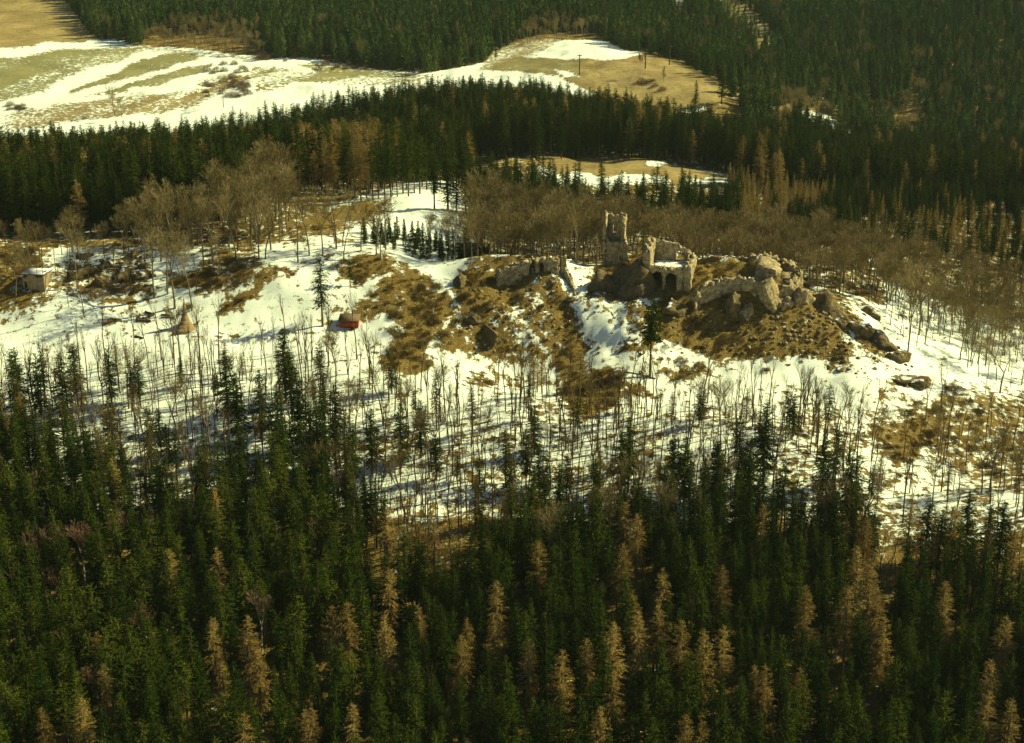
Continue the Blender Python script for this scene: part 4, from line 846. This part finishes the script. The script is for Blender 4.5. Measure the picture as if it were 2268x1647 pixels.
# middle conifer wood
X, Y = jitter(-250, 290, 385, 690, 3.5, rng); Z = gz(X, Y); px, py, d = proj(X, Y, Z); u = rng.random(len(X)); m = clear_of(X, Y, 2.4)
fe = np.interp(px, FOREST_EDGE[:, 0], FOREST_EDGE[:, 1]); stp = inpoly(px, py, OPEN_STRIP) & (Y > 440)
back = np.interp(px, [-700, 0, 300, 600, 900, 1100, 1300, 1500, 1650, 1750, 2700], [555, 560, 580, 610, 640, 640, 630, 600, 590, 655, 655])
mead = inpoly(px, py, OPEN_MEADOW)
lpat = fbm(X*.02, Y*.02, o=2, s=91)
for i in np.nonzero(m)[0]:
    x, y, yy = px[i], py[i], Y[i]
    if yy > back[i] or stp[i] or mead[i]: continue
    if x < 1040:
        if y < fe[i]:
            thin = .5 if (740 < x < 960 and yy < 500) else .96
            if u[i] < thin:
                q = rng.random(); lp = .05 + .45*max(0, lpat[i]) + (.35 if 650 < x < 860 and y < 450 and yy < 520 else 0)
                put('larch' if q < lp else ('pine' if q > .95 else 'spruce'), X[i], Y[i], Z[i], rng.uniform(.85, 1.25))
    elif x < 1640:
        if yy > 525 or (yy > 455 and not stp[i] and y < 345):
            if u[i] < .95: put('larch' if rng.random() < .05 + .3*max(0, lpat[i]) else ('pine' if rng.random() < .07 else 'spruce'), X[i], Y[i], Z[i], rng.uniform(.9, 1.25))
        elif 414 < yy < 478 and u[i] < (.55 if x < 1300 else .42): put('spruce' if rng.random() < .7 else 'slim', X[i], Y[i], Z[i], rng.uniform(.7, 1.0) * (1 if yy < 450 else .75))
    else:
        if yy > 500:
            if u[i] < .95: put('larch' if rng.random() < .06 + .2*max(0, lpat[i]) else 'spruce', X[i], Y[i], Z[i], rng.uniform(.8, 1.2))
        elif yy > 420: pass
X, Y = jitter(60, 230, 425, 497, 2.7, rng); Z = gz(X, Y); px, py, d = proj(X, Y, Z); u = rng.random(len(X))
for i in range(len(X)):
    if px[i] > 1600 and not inpoly(px[i:i+1], py[i:i+1], OPEN_STRIP)[0] and u[i] < .8:
        g = fbm(X[i]*.05, Y[i]*.05, o=2, s=44)
        if rng.random() < (.5 if px[i] < 1950 else .2) + 1.3*float(g): put('larch_young', X[i], Y[i], Z[i], rng.uniform(.55, .9))
        else: put('spruce', X[i], Y[i], Z[i], rng.uniform(.4, .62))
# far woods
FAR = []
X, Y = jitter(-470, 520, 640, 1260, 4.4, rng); Z = gz(X, Y); px, py, d = proj(X, Y, Z); u = rng.random(len(X))
of = inpoly(px, py, OPEN_FAR); ov = inpoly(px, py, OPEN_VALLEY)
cl1 = inpoly(px, py, [(1470, -30), (1500, -30), (1520, 25), (1540, 60), (1495, 40)]); cl2 = inpoly(px, py, [(1560, -30), (1600, -30), (1700, 60), (1740, 105), (1690, 108), (1610, 50)])
scrub = inpoly(px, py, [(300, 105), (360, 70), (480, 75), (560, 80), (600, 128), (450, 118)]) | inpoly(px, py, [(1100, 112), (1180, 80), (1290, 70), (1330, 88), (1240, 92), (1130, 140)]) | inpoly(px, py, [(1740, 300), (1700, 240), (1780, 230), (1850, 262), (2040, 240), (2060, 300), (1960, 350), (1990, 300), (1900, 262), (1820, 270)])
for i in range(len(X)):
    if of[i] or (Y[i] < 700 and px[i] < 1640): continue
    if scrub[i]:
        if u[i] < .6: put('beech', X[i], Y[i], Z[i], rng.uniform(.35, .75))
        continue
    if ov[i] or cl1[i]: continue
    if cl2[i]:
        if u[i] < .45: FAR.append((X[i], Y[i], Z[i], rng.uniform(.12, .3)))
        continue
    if u[i] < .03: put('larch', X[i], Y[i], Z[i], rng.uniform(.5, .9))
    elif u[i] < .05: put('beech', X[i], Y[i], Z[i], rng.uniform(.6, .9))
    else: FAR.append((X[i], Y[i], Z[i], rng.uniform(.5, .95) * (1 if px[i] < 1500 else .85)))
# bushes on the far field, scrub on the ruins' slopes
FB = [(455+rng.uniform(-18, 95), 190+rng.uniform(-45, 28)) for _ in range(34)] + [(575+rng.uniform(0, 60), 128+rng.uniform(-6, 14)) for _ in range(12)] + [(680+rng.uniform(0, 210), 152+rng.uniform(-9, 5)) for _ in range(16)] + [(18+rng.uniform(0, 45), 240+rng.uniform(-5, 6)) for _ in range(8)] + [(1440+rng.uniform(-20, 40), 195+rng.uniform(-12, 10)) for _ in range(6)]
SHR = []
for (x0, x1, y0, y1, n) in [(860, 985, 620, 800, 34), (1345, 1425, 850, 890, 9), (2030, 2230, 900, 1070, 30), (0, 110, 560, 630, 16), (460, 565, 560, 640, 18), (190, 340, 575, 670, 26), (1010, 1080, 600, 700, 8), (1450, 1600, 690, 780, 12), (740, 800, 580, 620, 6), (380, 440, 600, 700, 8), (1490, 1560, 800, 850, 5)]:
    SHR += [(rng.uniform(x0, x1), rng.uniform(y0, y1)) for _ in range(n)]
for x, y in SHR:
    X, Y, Z = pick(x, y, 300); put('scrub', X, Y, Z, rng.uniform(.45, 1.15))
for x, y in FB:
    X, Y, Z = pick(x, y, 650); put('bush', X, Y, Z, rng.uniform(.9, 2.0))
for x, y, k_, h in [(1098, 135, 'spruce', 9), (640, 130, 'spruce', 15), (600, 122, 'birch', 12), (255, 258, 'beech', 14), (270, 262, 'beech', 11), (495, 240, 'beech', 14), (805, 150, 'slender', 9), (1470, 185, 'pine', 7), (1420, 175, 'birch', 11), (1598, 235, 'spruce', 17), (1540, 250, 'spruce', 14), (1660, 165, 'birch', 14)]:
    X, Y, Z = pick(x, y, 640); v = int(rng.integers(len(PRO[k_]))); put(k_, X, Y, Z, h/PRO[k_][v]['h'], var=v)

# ------------------------------------------------------------------ turn the list into things and stuff
ROOT = {'spruce': ('spruce_tree', 'spruce tree'), 'slim': ('spruce_tree', 'spruce tree'), 'lone': ('spruce_tree', 'spruce tree'), 'full': ('spruce_tree', 'spruce tree'), 'young': ('young_spruce_tree', 'spruce tree'), 'pine': ('pine_tree', 'pine tree'), 'larch': ('larch_tree', 'larch tree'),
        'larch_young': ('young_larch_tree', 'larch tree'), 'beech': ('beech_tree', 'bare tree'), 'slender': ('bare_sapling', 'bare tree'), 'birch': ('birch_tree', 'birch tree'), 'bush': ('bare_bush', 'bush'), 'scrub': ('brown_shrub', 'bush')}
ADJ = {'spruce': 'full-crowned dark spruce', 'slim': 'slim dark spruce', 'lone': 'spruce', 'full': 'broad dark spruce', 'young': 'low dense spruce', 'pine': 'olive round-topped pine', 'larch': 'tan leafless larch', 'larch_young': 'small tan larch',
       'beech': 'spreading bare tree', 'slender': 'slender bare tree', 'birch': 'white-stemmed birch', 'bush': 'reddish bare bush', 'scrub': 'brown shrub'}
COLS = [(150, 'at the left edge'), (330, 'below the stone hut'), (480, 'below the wooden spire'), (650, 'left below the red hut'), (800, 'below the red hut'), (980, 'right below the red hut'), (1180, 'below the left mound'), (1360, 'below the gap between mounds'), (1520, 'below the lone spruce'), (1720, 'below the bastion ruin'), (1880, 'below the rock tower'), (2060, 'below the lone crag'), (9999, 'near the right edge')]
def place(px, py, Y):
    if Y < 345 and py > 780:
        c = next(t for lim, t in COLS if px < lim)
        for lim, t in ((840, 'on open snow '), (920, 'at the snowy top of the slope '), (1000, 'on the upper slope '), (1080, 'on the middle slope '), (1180, 'high in the lower wood '), (1330, 'mid lower wood '), (1480, 'low in the lower wood '), (9999, 'by the bottom edge ')):
            if py < lim: return t + c
    if Y < 345: return 'on the clearing left of the spire' if px < 380 else 'on the clearing right of the spire' if px < 600 else 'on the snow by the red hut' if px < 840 else 'on the brown bank right of the hut' if px < 1000 else 'on the left mound' if px < 1300 else 'on the right mound below the ruins' if px < 1880 else 'on the snow by the right edge'
    if Y < 440:
        fb = 'front row ' if Y < 358 else 'second row ' if Y < 370 else 'third row ' if Y < 382 else 'rear row '
        for lim, t in ((90, 'behind the stone hut'), (160, 'right behind the stone hut'), (240, 'left among the boulders'), (330, 'right among the boulders'), (420, 'left behind the spire'), (500, 'right behind the spire'), (580, 'above the rusty bank'), (640, 'above the rusty bank end'), (760, 'on the meadow edge'), (900, 'above the brown knoll'), (1000, 'left of the left mound'), (1080, 'behind the left mound tree'), (1200, 'behind the left mound wall'), (1270, 'behind the mound gap'), (1340, 'left of the tower ruin'), (1430, 'behind the tower ruin'), (1540, 'behind the palace ruin'), (1640, 'behind the retaining wall'), (1740, 'behind the bastion'), (1850, 'behind the rock tower'), (1950, 'behind the rocky ridge'), (2050, 'behind the ridge end'), (2160, 'in the snowy right wood'), (9999, 'by the right edge')):
            if px < lim: return fb + t
    if Y < 660:
        fb = 'at the front ' if Y < 475 else 'at the back ' if Y > 540 else ''
        for lim, t in ((150, 'in the middle wood at the left edge'), (300, 'in the middle wood above the stone hut'), (480, 'in the middle wood above the spire'), (650, 'in the middle wood left of the meadow'), (850, 'in the middle wood above the meadow'), (1000, 'in the middle wood right of the meadow'), (1300, 'in the middle wood over the left mound'), (1640, 'in the row by the tan strip'), (1900, 'in the larch band right of the strip'), (9999, 'in the larch band at the right')):
            if px < lim: return (fb + t).replace('front in', 'front of').replace('back in', 'back of')
    return 'on the snowy far field' if px < 1000 else 'on the far tan hill' if px < 1640 else 'on the far right hillside'
data = []
for t in TREES:
    kd, v, X, Y, Z, s, rz, note = t
    h = PRO[kd][v]['h']*s
    bx, by, d = proj(X, Y, Z); tx, ty, _ = proj(X, Y, Z+h)
    vis = max(0, min(1647, by) - max(0, ty)) * (1 if -20 < bx < 2290 else 0)
    if by - ty > 0 and Y < 300: vis = min(vis, (by-ty)*.6 + 1)
    data.append((vis, t, bx, by, ty))
thing_ids = set()
LIMK = {'spruce_tree': 290, 'larch_tree': 200, 'beech_tree': 290, 'bare_sapling': 290, 'birch_tree': 60, 'pine_tree': 120, 'young_spruce_tree': 0, 'young_larch_tree': 60, 'bare_bush': 60, 'brown_shrub': 150}
byroot = {}
for i, (vis, t, *_r) in enumerate(data): byroot.setdefault(ROOT[t[0]][0], []).append((vis + (1e5 if t[7] else 0), i))
for rname, L in byroot.items():
    L.sort(reverse=True)
    for vis, i in L[:LIMK[rname]]:
        if vis > (5 if 'shrub' in rname else 12): thing_ids.add(i)
labels = {}
for i in sorted(thing_ids):
    vis, (kd, v, X, Y, Z, s, rz, note), bx, by, ty = data[i]
    lab = note or (ADJ[kd] + ' ' + place(bx, (by*.4+ty*.6), Y))
    if not note and kd in ('spruce', 'slim', 'larch', 'slender', 'beech'):
        hh = PRO[kd][v]['h']*s; lim = {'spruce': 13, 'slim': 12.5, 'larch': 13, 'slender': 10, 'beech': 12}[kd]
        lab = ('tall ' if hh > lim else 'short ') + lab
    labels.setdefault(lab, []).append((bx, i))
ORD = ['', 'second', 'third', 'fourth', 'fifth', 'sixth', 'seventh', 'eighth', 'ninth', 'tenth', 'eleventh', 'twelfth', '13th', '14th', '15th', '16th', '17th', '18th', '19th', '20th', '21st', '22nd', '23rd', '24th', '25th', '26th', '27th', '28th', '29th', '30th']
LABEL = {}
for lab, L in labels.items():
    L.sort()
    for k_, (bx, i) in enumerate(L):
        t_ = '' if len(L) == 1 or len(L) > 30 else (', leftmost' if k_ == 0 else ', rightmost' if k_ == len(L)-1 else ', ' + ORD[k_] + ' from left')
        if data[i][1][7] and len(L) == 1: t_ = ''
        lb_ = lab + t_
        if len(lb_.replace(',', '').split()) > 16: lb_ = lb_.replace('dark pointed spruce of the loose row', 'pointed spruce of the row').replace('leafless ', '').replace('bare tree', 'tree') 
        while len(lb_.split()) > 16 and 'the ' in lb_: lb_ = lb_.replace('the ', '', 1)
        LABEL[i] = lb_
for i in sorted(thing_ids):
    vis, (kd, v, X, Y, Z, s, rz, note), bx, by, ty = data[i]
    nm, cat = ROOT[kd]; p = PRO[kd][v]
    o = empty(nm, (X, Y, Z - .1), rz); o.scale = (s*rng.uniform(.92, 1.08), s*rng.uniform(.92, 1.08), s)
    tag(o, LABEL[i] if kd != 'bush' or ' from' in LABEL[i] else 'reddish bare bush ' + ('in the thicket on the snowy far field' if bx < 560 else 'in the row along the far field edge' if bx < 1000 else 'on the far tan hill'), cat, None if note and 'row' not in note else ('bare trees of the slopes' if cat == 'bare tree' else ('bushes' if cat == 'bush' else cat + 's') + ' of the woods and fields'))
    obj('trunk', p['trunk'], o); obj('crown', p['crown'], o)
def stuff(name, label, items):
    """items: (whole mesh, X, Y, Z, scale, rz) -> ONE object with its instances"""
    if not items: return
    ms = []; [ms.append(i[0]) for i in items if i[0] not in ms]
    col = bpy.data.collections.new(name + '_kinds')
    for k, me in enumerate(ms):
        po = bpy.data.objects.new('%s_kind_%02d' % (name, k), me); col.objects.link(po)
    V = np.array([i[1:4] for i in items], np.float32)
    me = bpy.data.meshes.new(name); me.vertices.add(len(V)); me.vertices.foreach_set('co', V.ravel())
    ai = me.attributes.new('kind_index', 'INT', 'POINT'); ai.data.foreach_set('value', np.array([ms.index(i[0]) for i in items], np.int32))
    asz = me.attributes.new('size', 'FLOAT', 'POINT'); asz.data.foreach_set('value', np.array([i[4] for i in items], np.float32))
    ar = me.attributes.new('turn', 'FLOAT_VECTOR', 'POINT'); ar.data.foreach_set('vector', np.array([(0, 0, i[5]) for i in items], np.float32).ravel())
    o = obj(name, me); tag(o, label, kind='stuff')
    g = bpy.data.node_groups.new(name, 'GeometryNodeTree')
    g.interface.new_socket('Geometry', in_out='INPUT', socket_type='NodeSocketGeometry'); g.interface.new_socket('Geometry', in_out='OUTPUT', socket_type='NodeSocketGeometry')
    n = g.nodes; gi = n.new('NodeGroupInput'); go = n.new('NodeGroupOutput'); ci = n.new('GeometryNodeCollectionInfo'); ip = n.new('GeometryNodeInstanceOnPoints')
    ci.inputs['Collection'].default_value = col; ci.inputs['Separate Children'].default_value = True; ci.inputs['Reset Children'].default_value = True
    def na(nm, ty):
        x = n.new('GeometryNodeInputNamedAttribute'); x.data_type = ty; x.inputs[0].default_value = nm; return x.outputs[0]
    g.links.new(gi.outputs[0], ip.inputs['Points']); g.links.new(ci.outputs[0], ip.inputs['Instance']); ip.inputs['Pick Instance'].default_value = True
    g.links.new(na('kind_index', 'INT'), ip.inputs['Instance Index']); g.links.new(na('size', 'FLOAT'), ip.inputs['Scale'])
    e = n.new('FunctionNodeEulerToRotation'); g.links.new(na('turn', 'FLOAT_VECTOR'), e.inputs[0]); g.links.new(e.outputs[0], ip.inputs['Rotation'])
    g.links.new(ip.outputs[0], go.inputs[0])
    md = o.modifiers.new('scatter', 'NODES'); md.node_group = g
rest = {}
for i, (vis, t, *_r) in enumerate(data):
    if i not in thing_ids: rest.setdefault(ROOT[t[0]][0], []).append((PRO[t[0]][t[1]]['whole'], t[2], t[3], t[4]-.1, t[5], t[6]))
SN = {'spruce_tree': ('spruce_forest', 'dark spruce forest of the middle distance and the lower slope'), 'larch_tree': ('larch_woods', 'tan larches mixed through the middle woods'), 'beech_tree': ('beech_woods', 'bare beech woods behind the castle ridge'),
      'bare_sapling': ('sapling_woods', 'thin bare saplings of the snowy slope'), 'birch_tree': ('birch_woods', 'birches of the far edges'), 'pine_tree': ('pine_woods', 'olive pines of the middle woods'), 'young_spruce_tree': ('spruce_thicket', 'dense thicket of young spruces behind the left mound'),
      'young_larch_tree': ('larch_thicket', 'young tan larch thicket at the right'), 'brown_shrub': ('scrub_thicket', 'small brown shrubs of the ridge'), 'bare_bush': ('field_shrubbery', 'low bare shrubs on the far field')}
for rn, L in rest.items(): stuff(SN[rn][0], SN[rn][1], L)
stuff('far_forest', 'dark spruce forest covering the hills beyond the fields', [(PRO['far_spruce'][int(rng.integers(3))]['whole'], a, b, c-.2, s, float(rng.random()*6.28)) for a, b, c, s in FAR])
# dry grass and bramble tufts where the snow has gone
X, Y = jitter(-125, 125, 285, 385, 1.05, rng); Z = gz(X, Y); cvv = cover(X, Y, Z); u = rng.random(len(X))
nz_ = fbm(X*.35, Y*.35, o=3, s=61)
mm = (u < np.clip(.62 - cvv[:, 0]*.95 + .3*nz_, .0, .8))
it = [(PRO['brush'][int(rng.integers(2))]['whole'], X[i], Y[i], Z[i]-.15, rng.uniform(.3, .8) * (1.8 if rng.random() < .12 else 1), float(rng.random()*6.28)) for i in np.nonzero(mm)[0]]
stuff('dry_grass', 'tufts of dry brown grass and bramble on the snow-free banks', it)
sp_ = []
for k_ in range(4): sp_.append(rock_mesh('scree_stone', .5, .42, .32, 300+k_, 'rock_pale', 1))
for k_ in range(3): sp_.append(rock_mesh('scree_stone', .6, .5, .36, 310+k_, 'cliff', 1))
its = []
for (x0, x1, y0, y1, n) in [(1700, 1880, 690, 800, 260), (1480, 1700, 700, 790, 90), (1040, 1290, 620, 790, 150), (1290, 1480, 660, 790, 45), (1860, 2020, 700, 830, 120), (140, 340, 570, 660, 120)]:
    for _ in range(n):
        X_, Y_, Z_ = pick(rng.uniform(x0, x1), rng.uniform(y0, y1), 300); its.append((sp_[int(rng.integers(len(sp_)))], X_, Y_, Z_ - .05, rng.uniform(.3, 1.15)**1.5, float(rng.random()*6.28)))
stuff('scree', 'loose stones scattered over the castle mounds and rocky ridge', its)
print('TREES', len(TREES), 'things', len(thing_ids), 'far', len(FAR), 'brush', len(it), {k: len(v) for k, v in byroot.items()})
print('TRIS', {k: [len(p['whole'].polygons) for p in v] for k, v in PRO.items()})
